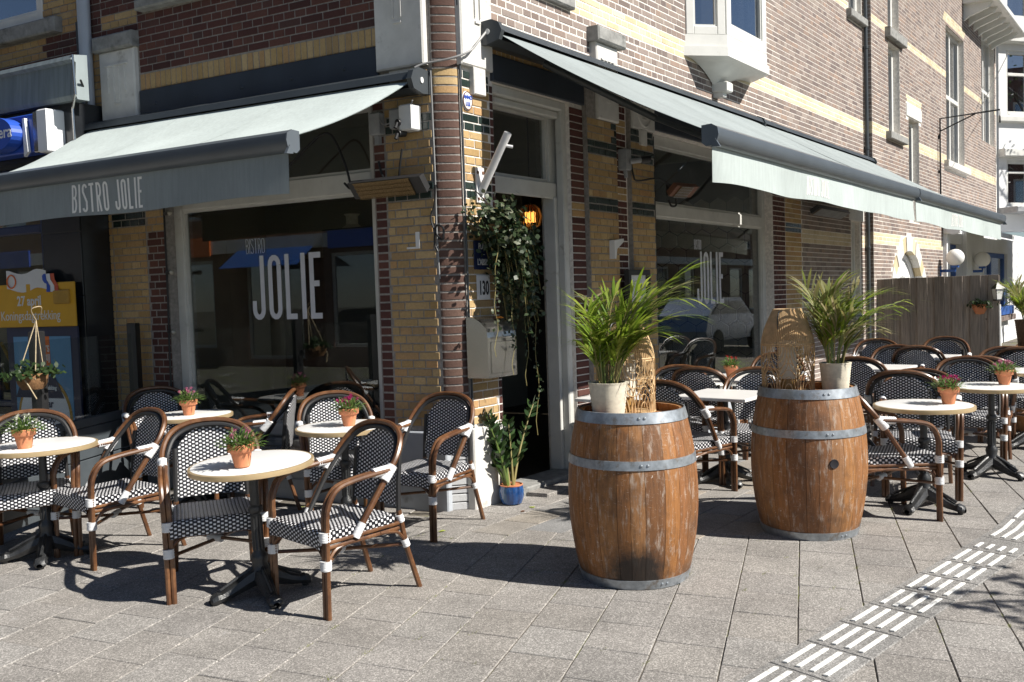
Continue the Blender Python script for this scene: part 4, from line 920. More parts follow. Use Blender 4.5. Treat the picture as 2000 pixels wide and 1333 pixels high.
mb = MB(); mb.box(-.05, .06, -.09, 0, -.10, .10, .01); mb.build('housing', 'grey_metal', ct); mb = MB(); mb.tube([(0, -.05, -.10), (0, -.06, -.17)], .02, 8); mb.tube([(.02, -.09, -.02), (.13, -.20, -.0)], .026, 10); mb.build('camera_arm', 'grey_metal', ct); mb = MB(); mb.tube([(.10, -.17, -.005), (.16, -.24, .005)], .034, 10); mb.build('lens_hood', 'black_plastic', ct)
mf = thing('menu_case', 'black framed menu case with pale sheet between the right piers', 'menu case', (2.62, -.10, 1.30))
mb = MB()
for a in ((0, .05, 0, .52), (.42, .47, 0, .52), (.05, .42, 0, .05), (.05, .42, .47, .52)): mb.box(a[0], a[1], -.05, .0, a[2], a[3], .005)
mb.build('case_frame', 'black_plastic', mf); mb = MB(); mb.box(.05, .42, -.02, -.0, .05, .47); mb.build('menu_sheet', 'print_grey', mf)
pq = MB(); pq.lathe([(0, .012), (.055, .010), (.062, .004), (.064, 0)], 24); pq.v = [(v[0], v[1] * 1.15, v[2]) for v in pq.v]
po = thing('oval_plaque', 'small oval white enamel plaque with blue lettering high on the yellow pier', 'plaque', (.23, -.008, 3.075)); pq.build('plate', 'print_white', po, (0, 0, 0), (R(90), 0, 0))
rg = MB(); rg.tube([(.058 * math.cos(R(a)), -.010, .066 * math.sin(R(a))) for a in range(0, 360, 15)], .004, 5, close=True); rg.build('plate_rim', 'heater_rust', po)
lettering('lettering', 'ANNO', .042, 'blue_sign', po, (0, -.0135, .012), ROT_RIGHT, xs=.85, bold=.001); lettering('lettering', 'U.B.', .042, 'blue_sign', po, (0, -.0135, -.038), ROT_RIGHT, xs=.85, bold=.001)
bs = thing('enamel_sign', 'dark blue enamel sign with white letters half under the ivy', 'sign', (.40, -.012, 1.925))
mb = MB(); mb.box(-.155, .155, -.012, 0, -.11, .11, .004); mb.build('plate', 'enamel_blue', bs)
for s, z in (('PLACE DE', .045), ('L\'ABSINTHE', -.075)): lettering('lettering', s, .066, 'print_grey', bs, (0, -.0135, z), ROT_RIGHT, xs=.72, bold=.001)
lettering('lettering', '--', .04, 'print_grey', bs, (-.03, -.0135, -.005), ROT_RIGHT)
hn = thing('number_plate', 'white enamel house number plate 130 above the mailbox', 'sign', (.355, -.012, 1.68))
mb = MB(); mb.box(-.085, .085, -.010, 0, -.095, .095, .004); mb.build('plate', 'print_white', hn); lettering('lettering', '130', .15, 'print_black', hn, (0, -.0115, -.055), ROT_RIGHT, xs=.62, bold=.003)
mx = thing('mailbox', 'stainless steel mailbox with rounded top beside the doorway', 'mailbox', (.10, -.02, 1.0))
prof = [(0, 0), (.22, 0), (.22, .30)] + [(.22 * math.cos(R(a)) if a < 90 else 0, .30 + .16 * math.sin(R(a))) for a in range(15, 91, 15)]
mb = MB(); mb.prism(prof, lambda u, v, d: Vector((d, -u * .85, v)), 0, .40); mb.build('body', 'steel', mx)
mb = MB(); mb.box(.04, .37, -.194, -.187, .03, .27, .004); mb.tube([(.05, -.195, .30), (.36, -.195, .30)], .006, 6); mb.build('flap', 'steel', mx); mb = MB(); mb.box(.34, .355, -.199, -.194, .05, .075); mb.build('lock', 'black_metal', mx)
# string of bulbs down the left window frame
for i, z in enumerate((2.43, 1.915, 1.39, .88)):
    y = 2.995 + .015 * i; t_ = thing('string_bulb', ('clear festoon bulb, %s of the string down the left window frame' % ('topmost', 'second', 'third', 'lowest')[i]), 'bulb', (-.03, y + .06, z), group='festoon bulbs on the left window')
    mb = MB(); mb.tube([(0, 0, 0), (0, -.055, 0)], .016, 8); mb.build('socket', 'black_plastic', t_); mb = MB(); mb.lathe([(.010, 0), (.022, .018), (.024, .035), (.012, .052), (0, .056)], 10); mb.build('bulb', 'bulb_glass', t_, (0, -.055, 0), (R(90), 0, 0))
cab('cable', 'black festoon cable down the left edge of the shop window frame', [(-.02, 3.06, 3.1), (-.025, 3.07, 2.4), (-.02, 3.08, 1.8), (-.025, 3.09, 1.2), (-.02, 3.1, .7)], .009)
# ------------------------------------------------------------------ lottery shop on the left
sh = thing('shop_front', 'dark tiled newsagent shop front with grey metal fascia at the left edge', 'building', (0, 0, 0))
FP = lambda u, d, z: Vector((-.30 - d, u, z)); ROTZ[FP] = R(90)
HP = [(4.40, 8.6, .70, 2.95)]
mb = MB(); core(mb, FP, 3.84, 9.5, -.1, 3.46, HP, -.30, 0); mb.build('wall', 'dark_tile', sh)
mb = MB()
for k in range(6):
    wbox(mb, FP, 3.85, 4.395, .02 + k * .575, .02 + k * .575 + .565, 0, .012, .003)
mb.build('cladding_tile', 'dark_tile', sh)
mb = MB(); mb.prism([(0, 3.46), (.12, 3.46), (.14, 3.50), (.12, 3.78), (.17, 3.80), (.15, 3.84), (0, 3.86)], lambda u, v, d: Vector((-.25 - u, d, v)), 3.70, 9.5); mb.build('fascia', 'fascia_metal', sh)
mb = MB(); mb.tube([(-.40, 3.70, 3.84), (-.39, 3.70, 3.5), (-.32, 3.84, 3.4), (-.315, 3.84, 2.9)], .012, 6); mb.build('fascia_edge', 'steel', sh)
shw = window(FP, 4.40, 8.6, .70, 2.95, -.05, sh, .06, bars=((2.34, 2.42),), vbars=((5.30, 5.36),), m_='navy', mould=False)
mb = MB(); mb.box(.3, .9, 4.3, 8.8, .0, .7); mb.box(.7, .8, 4.3, 8.8, .6, 3.2); mb.build('shop_interior', 'interior_wall', sh)
for k in range(5):
    mb = MB(); mb.tube(curve_pts([(.2 + .05 * k, 5.0 + .35 * k, .8), (.25, 5.3 + .3 * k, 1.0 + .1 * k), (.2, 5.1 + .4 * k, 1.3)], 5), .018, 6); mb.build('ribbon', 'poster_yellow', sh)
sg = thing('light_box_sign', 'blue and white light box sign with oval blue badge at the left edge', 'sign', (-.36, 3.98, 3.04))
mb = MB(); mb.box(-.14, .05, .0, .13, -.02, .36, .012); mb.build('sign_side', 'print_white', sg); mb = MB(); mb.box(-.13, .05, .13, .20, -.01, .35, .006); mb.build('sign_edge', 'steel', sg); mb = MB(); mb.box(-.12, .05, .20, 1.8, .0, .34, .01); mb.build('sign_body', 'blue_sign', sg)
mb = MB(); mb.prism([(.29 * math.cos(R(a)), .155 * math.sin(R(a))) for a in range(0, 360, 12)], lambda u, v, d: Vector((-.24 - d, .60 + u, .17 + v)), -.10, .03); ov = mb.build('oval_badge', 'blue_sign', sg)
lettering('lettering', 'primera', .15, 'print_white', sg, (-.272, .31, .13), ROT_LEFT, align='RIGHT', bold=.002)
mb = MB(); mb.prism([(.33, .20), (.36, .20), (.36, -.14), (.30, -.10)], lambda u, v, d: Vector((-.13 - d, -.05 + u, .10 + v)), 0, .03); mb.build('sign_panel', 'print_white', sg)
ps = thing('lottery_board', 'yellow board announcing a draw on 27 april on the shop front', 'sign', (-.40, 4.52, 1.47))
mb = MB(); mb.box(-.012, .0, -.68, .75, 0, .40, .006); mb.build('board', 'poster_yellow', ps)
lettering('lettering', '27 april', .125, 'print_grey', ps, (-.0135, -.02, .20), ROT_LEFT, xs=.95, bold=.003); lettering('lettering', 'Koningsdagtrekking', .125, 'print_grey', ps, (-.0135, -.02, .065), ROT_LEFT, xs=.90)
mb = MB(); mb.grid([[Vector((-.02 - .01 * math.sin(k), -.30 + .06 * k, .34 + q * .17 + .02 * math.sin(k * .8))) for k in range(11)] for q in (0, 1)]); mb.build('ticket', 'print_grey', ps)
mb = MB(); mb.tube([(-.034, .20 + .065 * math.cos(R(a)), .425 + .06 * math.sin(R(a))) for a in range(0, 360, 20)], .007, 5, close=True); mb.build('ticket_ring', 'poster_orange', ps)
for k, (y, m_) in enumerate(((-.42, 'poster_red'), (-.36, 'print_white'), (-.30, 'blue_sign'), (.40, 'poster_red'), (.46, 'print_white'), (.52, 'blue_sign'))):
    mb = MB(); mb.grid([[Vector((-.024 - .012 * math.sin(q * 2.2), y + .055 * e + .02 * q * (1 if y > 0 else -1), .48 - .055 * q)) for e in (0, 1)] for q in range(4)]); mb.build('ribbon', m_, ps)
mb = MB(); mb.lathe([(0, -.15), (.07, -.10), (.11, 0), (.09, .10), (0, .14)], 14); mb.v = [(v[0] * .12, v[1], v[2]) for v in mb.v]; mb.build('balloon', 'poster_gold', ps, (-.02, .60, .24)); mb = MB(); mb.box(-.03, -.012, -.62, -.40, .20, .33, .01); mb.build('cake', 'poster_gold', ps)
mb = MB(); mb.box(-.010, .0, .55, 1.2, .40, .56, .008); db = mb.build('side_card', 'blue_sign', ps, (.02, 0, .0)); lettering('lettering', 'direct', .09, 'print_grey', ps, (-.0, .72, .45), ROT_LEFT)
pf = thing('lottery_poster', 'tall blue lottery poster in a navy frame in the newsagent window', 'poster', (-.37, 4.41, .45))
mb = MB(); mb.box(0, .02, -.52, .52, 0, 1.02, .004)
mb.build('poster_frame', 'navy', pf); mb = MB(); mb.box(-.004, 0, -.42, .42, .0, .93); mb.build('poster_sheet', 'poster_blue', pf)
mb = MB(); mb.box(-.007, -.004, -.12, .17, .66, .93); lg = mb.build('logo_panel', 'poster_orange', pf); lettering('lettering', 'STAATS', .082, 'print_grey', pf, (-.0085, .01, .79), ROT_LEFT, xs=.9, bold=.002); lettering('lettering', 'LOTERIJ', .082, 'print_grey', pf, (-.0085, .01, .71), ROT_LEFT, xs=.9, bold=.002)
mb = MB(); mb.prism([(.40 * math.cos(R(a)), .40 * math.sin(R(a))) for a in range(0, 360, 10)], lambda u, v, d: Vector((-.004 - d, .0 + u, .17 + v)), .001, .003); mb.build('poster_badge', 'poster_gold', pf); mb = MB(); mb.prism([(.365 * math.cos(R(a)), .365 * math.sin(R(a))) for a in range(0, 360, 10)], lambda u, v, d: Vector((-.007 - d, .0 + u, .17 + v)), .001, .002); mb.build('poster_badge', 'print_white', pf)
mb = MB(); mb.prism([(-.30, .36), (.42, .36), (.30, .56), (-.18, .56)], lambda u, v, d: Vector((-.0095 - d, u, v)), .0, .001); mb.build('poster_band', 'navy', pf)
for s, z, q, m_ in (('27 april', .49, .060, 'print_grey'), ('Koningsdagtrekking', .42, .052, 'print_grey'), ('30 jaar', .255, .105, 'navy'), ('50.000', .115, .125, 'navy'), ('per jaar', -.02, .105, 'navy')): lettering('lettering', s, q, m_, pf, (-.012, .0, z + .02), ROT_LEFT, xs=.95, bold=.002)
# upper floor over the newsagent
uh = thing('yellow_brick_house', 'upper storey of yellow brick with stone sill above the newsagent', 'building')
HU = [(4.62, 7.2, 4.44, 6.6)]
mb = MB(); core(mb, FL, 3.98, 10, 3.4, 8.5, HU, -.3, -.002); mb.build('wall', 'mortar', uh)
lay('uh', FL, 3.99, 8.3, 3.75, 4.8, lambda u, z: 'red_brick' if (z < 3.98) or (3.99 < u < 4.55 and 4.02 < z < 4.18) else 'yellow_brick', [(4.62, 7.2, 4.44, 6.6), (4.36, 7.4, 4.20, 4.34)])
place_bricks('uh', uh, 120)
one(FL, 4.34, 7.5, 4.20, 4.34, -.02, .10, 'window_sill', 'stone', uh, .012); window(FL, 4.62, 7.2, 4.36, 6.6, -.02, uh, .09, m_='white_paint', gl='glass_pale'); one(FL, 4.04, 4.10, 2.9, 4.25, 0, .05, 'conduit', 'charcoal_metal', uh)
mb = MB(); mb.box(.3, 3, 4.32, 10, 3.4, 8.5); mb.box(-.02, 3.2, 4.42, 10, 8.5, 8.7); mb.build('roof', 'interior_dark', uh)
# ------------------------------------------------------------------ glass wind screen between the terrace and the newsagent
ws = thing('wind_screen', 'terrace wind screen of glass over dark panels at the left', 'wind screen', (-.12, 3.42, 0))
wd_ = Vector((-2.06, -1.02, 0)).normalized(); wn = Vector((-wd_.y, wd_.x, 0)); Lw = 2.35
for s, tz in ((.03, 1.48), (1.68, 1.46), (2.9, 1.46)):
    mb = MB(); mb.obox(wd_ * s + Vector((0, 0, tz / 2)), wd_, wn, Vector((0, 0, 1)), .048, .04, tz / 2, .006); mb.build('post', 'black_plastic', ws)
for a, b_ in ((.08, 1.63), (1.73, 2.85)):
    mb = MB(); mb.obox(wd_ * (a + b_) / 2 + Vector((0, 0, 1.05)), wd_, wn, Vector((0, 0, 1)), (b_ - a) / 2, .004, .34); mb.build('pane', 'screen_glass', ws)
    mb = MB(); mb.obox(wd_ * (a + b_) / 2 + Vector((0, 0, .70)), wd_, wn, Vector((0, 0, 1)), (b_ - a) / 2, .025, .035, .004); mb.build('rail', 'screen_panel', ws)
    for z0, z1 in ((.06, .12), (.13, .40), (.41, .66)):
        mb = MB(); mb.obox(wd_ * (a + b_) / 2 + Vector((0, 0, (z0 + z1) / 2)), wd_, wn, Vector((0, 0, 1)), (b_ - a) / 2, .018, (z1 - z0) / 2, .004); mb.build('panel', 'screen_panel', ws)
# ------------------------------------------------------------------ cafe chair, made once
def make_chair():
    r = thing('cafe_chair', '', 'chair'); B = 'bamboo'
    legs = {}
    for s in (-1, 1):
        mb = MB()
        for o in (-.0135, .0135): mb.tube([(s * .247 + o, .238, 0), (s * .248 + o, .236, .2), (s * .252 + o, .232, .46)], .0145, 8)
        mb.build('leg', B, r); mb = MB()
        for o in (-.0135, .0135): mb.tube(curve_pts([(s * .252 + o, .232, .46), (s * .256 + o, .225, .56), (s * .260 + o, .17, .650), (s * .262 + o, .05, .682), (s * .264 + o, -.17, .70)], 5), .0145, 8)
        mb.build('armrest', B, r)
        mb = MB(); mb.tube([(s * .225, -.385, 0), (s * .212, -.31, .25), (s * .203, -.275, .45)], .0155, 8); mb.build('leg', B, r)
        mb = MB(); mb.tube([(s * .203, -.274, .44), (s * .199, -.283, .60), (s * .196, -.303, .76)], .0135, 8); mb.build('back_post', 'black_plastic', r)
    hoop = [(-.243, .03, .40), (-.256, -.06, .53), (-.268, -.165, .68), (-.262, -.235, .77), (-.215, -.295, .855), (-.12, -.325, .902), (0, -.333, .915)]
    hoop += [(-x, y, z) for x, y, z in hoop[-2::-1]]
    mb = MB(); mb.tube(curve_pts(hoop, 5), .0165, 8); mb.build('back_frame', B, r)
    inn = [(x * (.905 if z > .6 else .945), y + .012, z - (.026 if z > .75 else .012)) for x, y, z in hoop]
    mb = MB(); mb.tube(curve_pts(inn, 5), .014, 8); mb.build('back_frame', 'black_plastic', r)
    # woven back: a slightly bowed panel, arched at the top
    def yb(x, z): return -.272 - .135 * (z - .47) - .02 * (1 - (x / .2) ** 2)
    mb = MB(); mb.uv = []
    for off in (.006, -.006):
        rows = []
        for j in range(13):
            row = []
            for i in range(13):
                x = -.192 + .384 * i / 12; a = abs(x) / .215; ztop = .615 + .262 * math.sqrt(max(0, 1 - a ** 2.2)); z = .47 + (ztop - .47) * j / 12
                row.append(Vector((x, yb(x, z) + off, z))); mb.uv.append((x + .5, z))
            rows.append(row)
        mb.grid(rows)
    nn = 13 * 13
    for i in range(12):
        mb.face((i, i + 1, nn + i + 1, nn + i)); e = 12 * 13; mb.face((e + i, nn + e + i, nn + e + i + 1, e + i + 1))
    for j in range(12):
        mb.face((j * 13, nn + j * 13, nn + j * 13 + 13, j * 13 + 13)); mb.face((j * 13 + 12, j * 13 + 25, nn + j * 13 + 25, nn + j * 13 + 12))
    mb.build('backrest', 'weave', r)
    path = [(-.235, .405), (-.238, .440), (-.215, .452), (-.1, .448), (.05, .448), (.18, .455), (.235, .456), (.256, .444), (.262, .425), (.259, .365)]
    mb = MB(); mb.uv = []; rows = []; L = 0; last = None
    for (y, z) in path:
        if last: L += math.hypot(y - last[0], z - last[1])
        last = (y, z); w = .212 + .028 * (y + .235) / .49; row = []
        for i in range(11):
            q = i / 10 * 2 - 1; x = w * q; dz = -.012 * max(0, abs(q) - .75) / .25; row.append(Vector((x, y, z + dz - .006 * (1 - q * q)))); mb.uv.append((x + .5, L))
        rows.append(row)
    mb.grid(rows)
    for s in (-1, 1):
        top = [(s * (.212 + .028 * (y + .235) / .49), y, z - .012) for y, z in path[1:-1]]; n = len(mb.v)
        for (x, y, z) in top: mb.v += [(x, y, z), (x * 1.002, y, .378)]; mb.uv += [(y + .5, 1.0), (y + .5, 1.0 + z - .395)]
        for k in range(len(top) - 1): mb.face((n + 2 * k, n + 2 * k + 1, n + 2 * k + 3, n + 2 * k + 2))
    n = len(mb.v); mb.v += [(-.2, -.23, .385), (.2, -.23, .385), (.235, .25, .385), (-.235, .25, .385)]; mb.uv += [(0, 0), (.4, 0), (.4, .4), (0, .4)]; mb.face((n, n + 1, n + 2, n + 3))
    mb.build('seat', 'weave', r)
    mb = MB()
    for z in (.385, .358): mb.tube([(-.225, -.25, z), (-.24, .0, z), (-.248, .22, z), (.248, .22, z), (.24, 0, z), (.225, -.25, z)], .0105, 7, close=True)
    mb.build('seat_frame', B, r)
    mb = MB(); mb.tube([(-.247, .235, .27), (0, -.04, .268), (.213, -.312, .27)], .0105, 7); mb.tube([(.247, .235, .256), (0, -.04, .254), (-.213, -.312, .256)], .0105, 7); mb.build('stretcher', B, r)
    for s in (-1, 1):
        for p_ in ([(s * .245, .236, .29), (s * .19, .232, .345), (s * .07, .225, .385)], [(s * .247, .22, .29), (s * .243, .16, .345), (s * .238, .05, .36)], [(s * .213, -.30, .28), (s * .222, -.24, .34), (s * .235, -.12, .36)]): mb = MB(); mb.tube(curve_pts(p_, 4), .0095, 6); mb.build('brace', B, r)
    def wrap(p, q, rad, name='binding'):
        p, q = Vector(p), Vector(q); k = max(4, int((q - p).length / .007)); pts = []; rs = []
        for i in range(k + 1):
            pts.append(p.lerp(q, i / k)); rs.append(rad * (1.0 if i % 2 else .93))
        m2 = MB(); m2.tube(pts, rs, 10); return m2
    for s in (-1, 1):
        for z0, z1 in ((.395, .445), (.25, .30)): wrap((s * .25, .236, z0), (s * .2505, .235, z1), .0305).build('binding', 'binding', r)
        m2 = wrap((s * .2655, -.135, .645), (s * .2665, -.195, .715), .030); a = wrap((s * .262, -.07, .692), (s * .265, -.17, .70), .027); n = len(m2.v); m2.v += a.v; m2.f += [tuple(i + n for i in f) for f in a.f]; m2.sm += a.sm; m2.build('binding', 'binding', r)
        wrap((s * .242, .045, .375), (s * .249, -.0, .445), .0235).build('binding', 'binding', r)
        wrap((s * .207, -.288, .385), (s * .204, -.276, .425), .022).build('binding', 'binding', r)
        wrap((s * .2125, -.315, .245), (s * .2105, -.300, .285), .0225).build('binding', 'binding', r)
    wrap((-.035, -.002, .262), (.035, -.08, .262), .021).build('binding', 'binding', r)
    note_kids(r); return r
CHAIRS = [   # x, y of the middle of the seat, facing (degrees), label, group
    (-2.27, 1.88, 234, 'bistro armchair behind the white flower table at the far left'), (-2.08, 1.36, 180, 'side-on armchair in front of the far left table, facing the left edge'),
    (-2.34, .10, 229, 'armchair facing the viewer behind the front round table with pink flowers'), (-2.24, -.72, 175, 'nearest armchair, right of the front round table, its seat in full sun'),
    (-.60, .66, 226, 'armchair facing the viewer behind the table with magenta flowers'), (-.60, -.10, 186, 'armchair turned left in front of the painted corner plinth'),
    (-.45, 2.72, 238, 'armchair at the window behind the table with pale pink flowers'), (-.42, 1.72, 128, 'armchair seen edge-on right of the pale pink flower table'),
    (1.40, -1.24, -8, 'dark-sided armchair right behind the left barrel, facing away right'), (2.12, -1.52, 196, 'armchair facing the viewer behind the first square marble table'),
    (2.35, -.72, 200, 'armchair under the rattan lantern by the right window, only its back showing'), (2.92, -.80, 5, 'armchair by the window seen from behind, left of the red flower table'),
    (4.35, -.95, 195, 'armchair by the window half behind the right barrel lantern'), (4.35, -1.85, 3, 'armchair seen from behind, right of the palm on the right barrel'),
    (5.75, -1.82, 190, 'armchair facing the viewer behind the second square marble table'), (6.35, -1.98, 4, 'armchair seen from behind between the two far square tables'),
    (7.75, -1.95, 188, 'armchair facing the viewer behind the farthest square table by the fence'), (7.3, -1.22, 190, 'armchair in the back corner before the fence, left of the others'),
    (2.05, -2.86, 193, 'armchair facing the viewer behind the round table right of the barrels'), (1.13, -2.83, -55, 'armchair facing right, partly hidden by the right barrel'),
    (3.62, -2.94, 192, 'armchair facing the viewer behind the second round table on the right'), (2.62, -2.62, 10, 'brown-edged armchair between the two right round tables seen from behind'),
    (4.45, -2.92, 8, 'dark armchair seen from behind, left of the table at the right edge'), (5.30, -3.02, 190, 'sunlit armchair facing the viewer near the right edge'),
    (6.0, -3.06, 8, 'dark far armchair seen from behind below the wall lantern'), (6.9, -3.15, 190, 'farthest sunlit armchair at the right edge')]
proto = make_chair()
for i, (x, y, f, lab) in enumerate(CHAIRS):
    if i == 0: proto.location = (x, y, 0); proto.rotation_euler = (0, 0, R(f - 90)); proto['label'] = lab; proto['group'] = 'rattan bistro armchairs'; o = proto
    else: copy_tree(proto, (x, y, 0), R(f - 90), lab, 'rattan bistro armchairs')
# ------------------------------------------------------------------ tables
def pedestal(root, top):
    mb = MB(); mb.lathe([(.030, 0), (.055, .02), (.062, .06), (.050, .10), (.040, .12), (.046, .15), (.044, .17), (.030, .19), (.026, .40), (.038, .41), (.041, .425), (.038, .44), (.025, .45), (.024, .64), (.05, .66), (.07, .685), (.07, top)], 16, (0, 0, .06), captop=True)
    for k in range(10):
        a = 2 * math.pi * k / 10; mb.tube([(.028 * math.cos(a), .028 * math.sin(a), .26), (.026 * math.cos(a), .026 * math.sin(a), .45)], .006, 5)
    mb.v = [(v[0], v[1], min(v[2], top)) for v in mb.v]; mb.build('column', 'cast_iron', root)
    for k in range(4):
        a = R(45 + 90 * k); d = Vector((math.cos(a), math.sin(a), 0)); n_ = Vector((-d.y, d.x, 0)); mb = MB()
        rows = []
        for (q, z, w, h) in ((.02, .12, .050, .06), (.09, .092, .044, .05), (.16, .058, .036, .036), (.215, .040, .030, .026), (.240, .040, .042, .034), (.268, .032, .036, .026), (.278, .026, .018, .014)):
            rows.append([d * q + n_ * w * math.cos(R(t_)) + Vector((0, 0, z + h * math.sin(R(t_)))) for t_ in range(0, 361, 45)])
        mb.grid(rows); mb.lathe([(.018, 0), (.020, .015), (.014, .02)], 8, tuple(d * .245)); mb.tube([d * .04 + Vector((0, 0, .165)), d * .12 + Vector((0, 0, .128)), d * .22 + Vector((0, 0, .078))], .010, 6); mb.build('foot', 'cast_iron', root)
def round_table():
    r = thing('round_table', '', 'table'); pedestal(r, .715)
    mb = MB(); mb.lathe([(0, .7445), (.315, .7445), (.317, .744)], 56); mb.lathe([(.317, .715), (0, .715)], 56); mb.build('table_top', 'table_white', r)
    mb = MB(); mb.lathe([(.315, .743), (.325, .7445), (.3315, .741), (.3325, .728), (.331, .716), (.321, .712), (.305, .715)], 56); mb.build('table_rim', 'brass', r); note_kids(r); return r
def square_table():
    r = thing('square_table', '', 'table'); pedestal(r, .718); mb = MB(); mb.box(-.31, .31, -.31, .31, .718, .745, .004); mb.build('table_top', 'marble', r); note_kids(r); return r
RT = [(-2.34, 1.66, 12, 'round white table with a brass rim and white flowers at the far left'), (-.62, 2.20, 40, 'round white table with pale pink flowers nearest the left window'), (-2.40, -.31, 25, 'nearest round white table with pink flowers, front left'), (-.90, .35, 10, 'round white table with magenta flowers before the corner pier'),
      (1.40, -3.02, 35, 'round white table with crimson flowers right of the barrels'), (3.0, -3.22, 20, 'second round white table with pink flowers on the right'), (4.75, -3.30, 5, 'round white table cut by the right edge')]
for i, (x, y, a, lab) in enumerate(RT):
    if i == 0: rt = round_table(); o = rt; rt.location = (x, y, 0); rt.rotation_euler = (0, 0, R(a)); rt['label'] = lab; rt['group'] = 'round bistro tables'
    else: o = copy_tree(rt, (x, y, 0), R(a), lab, 'round bistro tables')
    if i == 2: o.rotation_euler = Euler((R(1.0), R(-2.0), 0)).to_matrix().to_4x4().to_euler(); o.rotation_euler = (Matrix.Rotation(R(-2.2), 3, 'Y') @ Matrix.Rotation(R(25), 3, 'Z')).to_euler()
SQ = [(1.92, -1.34, 'square white marble table behind the left barrel'), (3.62, -.82, 'square marble table with red flowers at the right window'), (5.18, -1.78, 'square marble table half hidden by the right palm'), (7.0, -1.90, 'farthest square marble table before the fence'), (1.55, -.62, 'square marble table by the window behind the left barrel lantern')]
for i, (x, y, lab) in enumerate(SQ):
    if i == 0: st_ = square_table(); st_.location = (x, y, 0); st_['label'] = lab; st_['group'] = 'square marble tables'
    else: copy_tree(st_, (x, y, 0), 0, lab, 'square marble tables')
# ------------------------------------------------------------------ flower pots
def leafquad(mb, p, d, n_, L, w, bend=.25, segs=2):
    """a leaf from p along d, width axis across, drooping"""
    d = Vector(d).normalized(); s = d.cross(Vector(n_)); s = s.normalized() if s.length > 1e-4 else Vector((1, 0, 0)); up = s.cross(d); n = len(mb.v)
    for k in range(segs + 1):
        t_ = k / segs; ww = w * (math.sin(math.pi * (.12 + .88 * t_)) if k < segs else .02); c = Vector(p) + d * L * t_ - up * bend * L * t_ * t_
        mb.v += [tuple(c - s * ww / 2), tuple(c + s * ww / 2)]
    for k in range(segs): mb.face((n + 2 * k, n + 2 * k + 1, n + 2 * k + 3, n + 2 * k + 2), True)
def flower_pot(seed, petal, n_fl, x, y, lab, extra=None):
    r = thing('flower_pot', lab, 'flower pot', (x, y, .7455), group='terracotta pots on the tables'); rr = random.Random(seed)
    mb = MB(); mb.lathe([(.040, 0), (.055, .080), (.066, .082), (.069, .086), (.071, .118), (.066, .122), (.060, .120), (.057, .100)], 24, capbot=True); mb.build('pot', 'terracotta', r)
    mb = MB(); mb.lathe([(.058, .105), (0, .108)], 14); mb.build('soil', 'soil', r)
    mb = MB()
    for k in range(300):
        a = rr.uniform(0, 6.283); q = rr.random() ** .6; el = 1.45 - 1.2 * q + rr.uniform(-.2, .2); d = Vector((math.cos(a) * math.cos(el), math.sin(a) * math.cos(el), math.sin(el)))
        p = Vector((.045 * q * math.cos(a), .045 * q * math.sin(a), .105)) + d * rr.uniform(.0, .075); leafquad(mb, p, d + Vector((rr.uniform(-.5, .5), rr.uniform(-.5, .5), rr.uniform(-.2, .4))), (0, 0, 1), rr.uniform(.028, .055), rr.uniform(.009, .016), .4)
    mb.build('foliage', 'flower_leaf', r)
    for k in range(n_fl):
        a = 6.283 * (k + rr.random() * .6) / n_fl; q = rr.uniform(.25, 1); c = Vector((.085 * q * math.cos(a), .085 * q * math.sin(a), .175 + .035 * (1 - q) + rr.uniform(-.012, .012))); mb = MB()
        for j in range(26):
            d = Vector((rr.gauss(0, 1), rr.gauss(0, 1), rr.gauss(.5, .8))).normalized(); leafquad(mb, c + d * .004, d, (rr.random(), rr.random(), rr.random()), rr.uniform(.012, .02), rr.uniform(.011, .016), .2, 1)
        mb.tube([(c.x * .4, c.y * .4, .11), tuple(c)], .0018, 4); mb.build('flower', petal, r)
    return r
flower_pot(1, 'petal_white', 6, -2.50, 1.60, 'terracotta pot of white flowers on the far left table')
flower_pot(2, 'petal_pink', 6, -.665, 2.16, 'terracotta pot of pale pink flowers on the window table')
flower_pot(3, 'petal_pink', 4, -2.575, -.385, 'terracotta pot of pink flowers on the nearest round table').rotation_euler = (0, R(-2.2), 0)
flower_pot(4, 'petal_magenta', 8, -.885, .315, 'terracotta pot of bright magenta flowers before the corner pier')
flower_pot(5, 'petal_magenta', 8, 1.47, -3.175, 'terracotta pot of crimson flowers right of the barrels')
flower_pot(6, 'petal_pink', 8, 3.13, -3.30, 'terracotta pot of pink flowers on the second right table')
flower_pot(7, 'petal_red', 4, 3.58, -.76, 'terracotta pot of small red flowers by the right window')
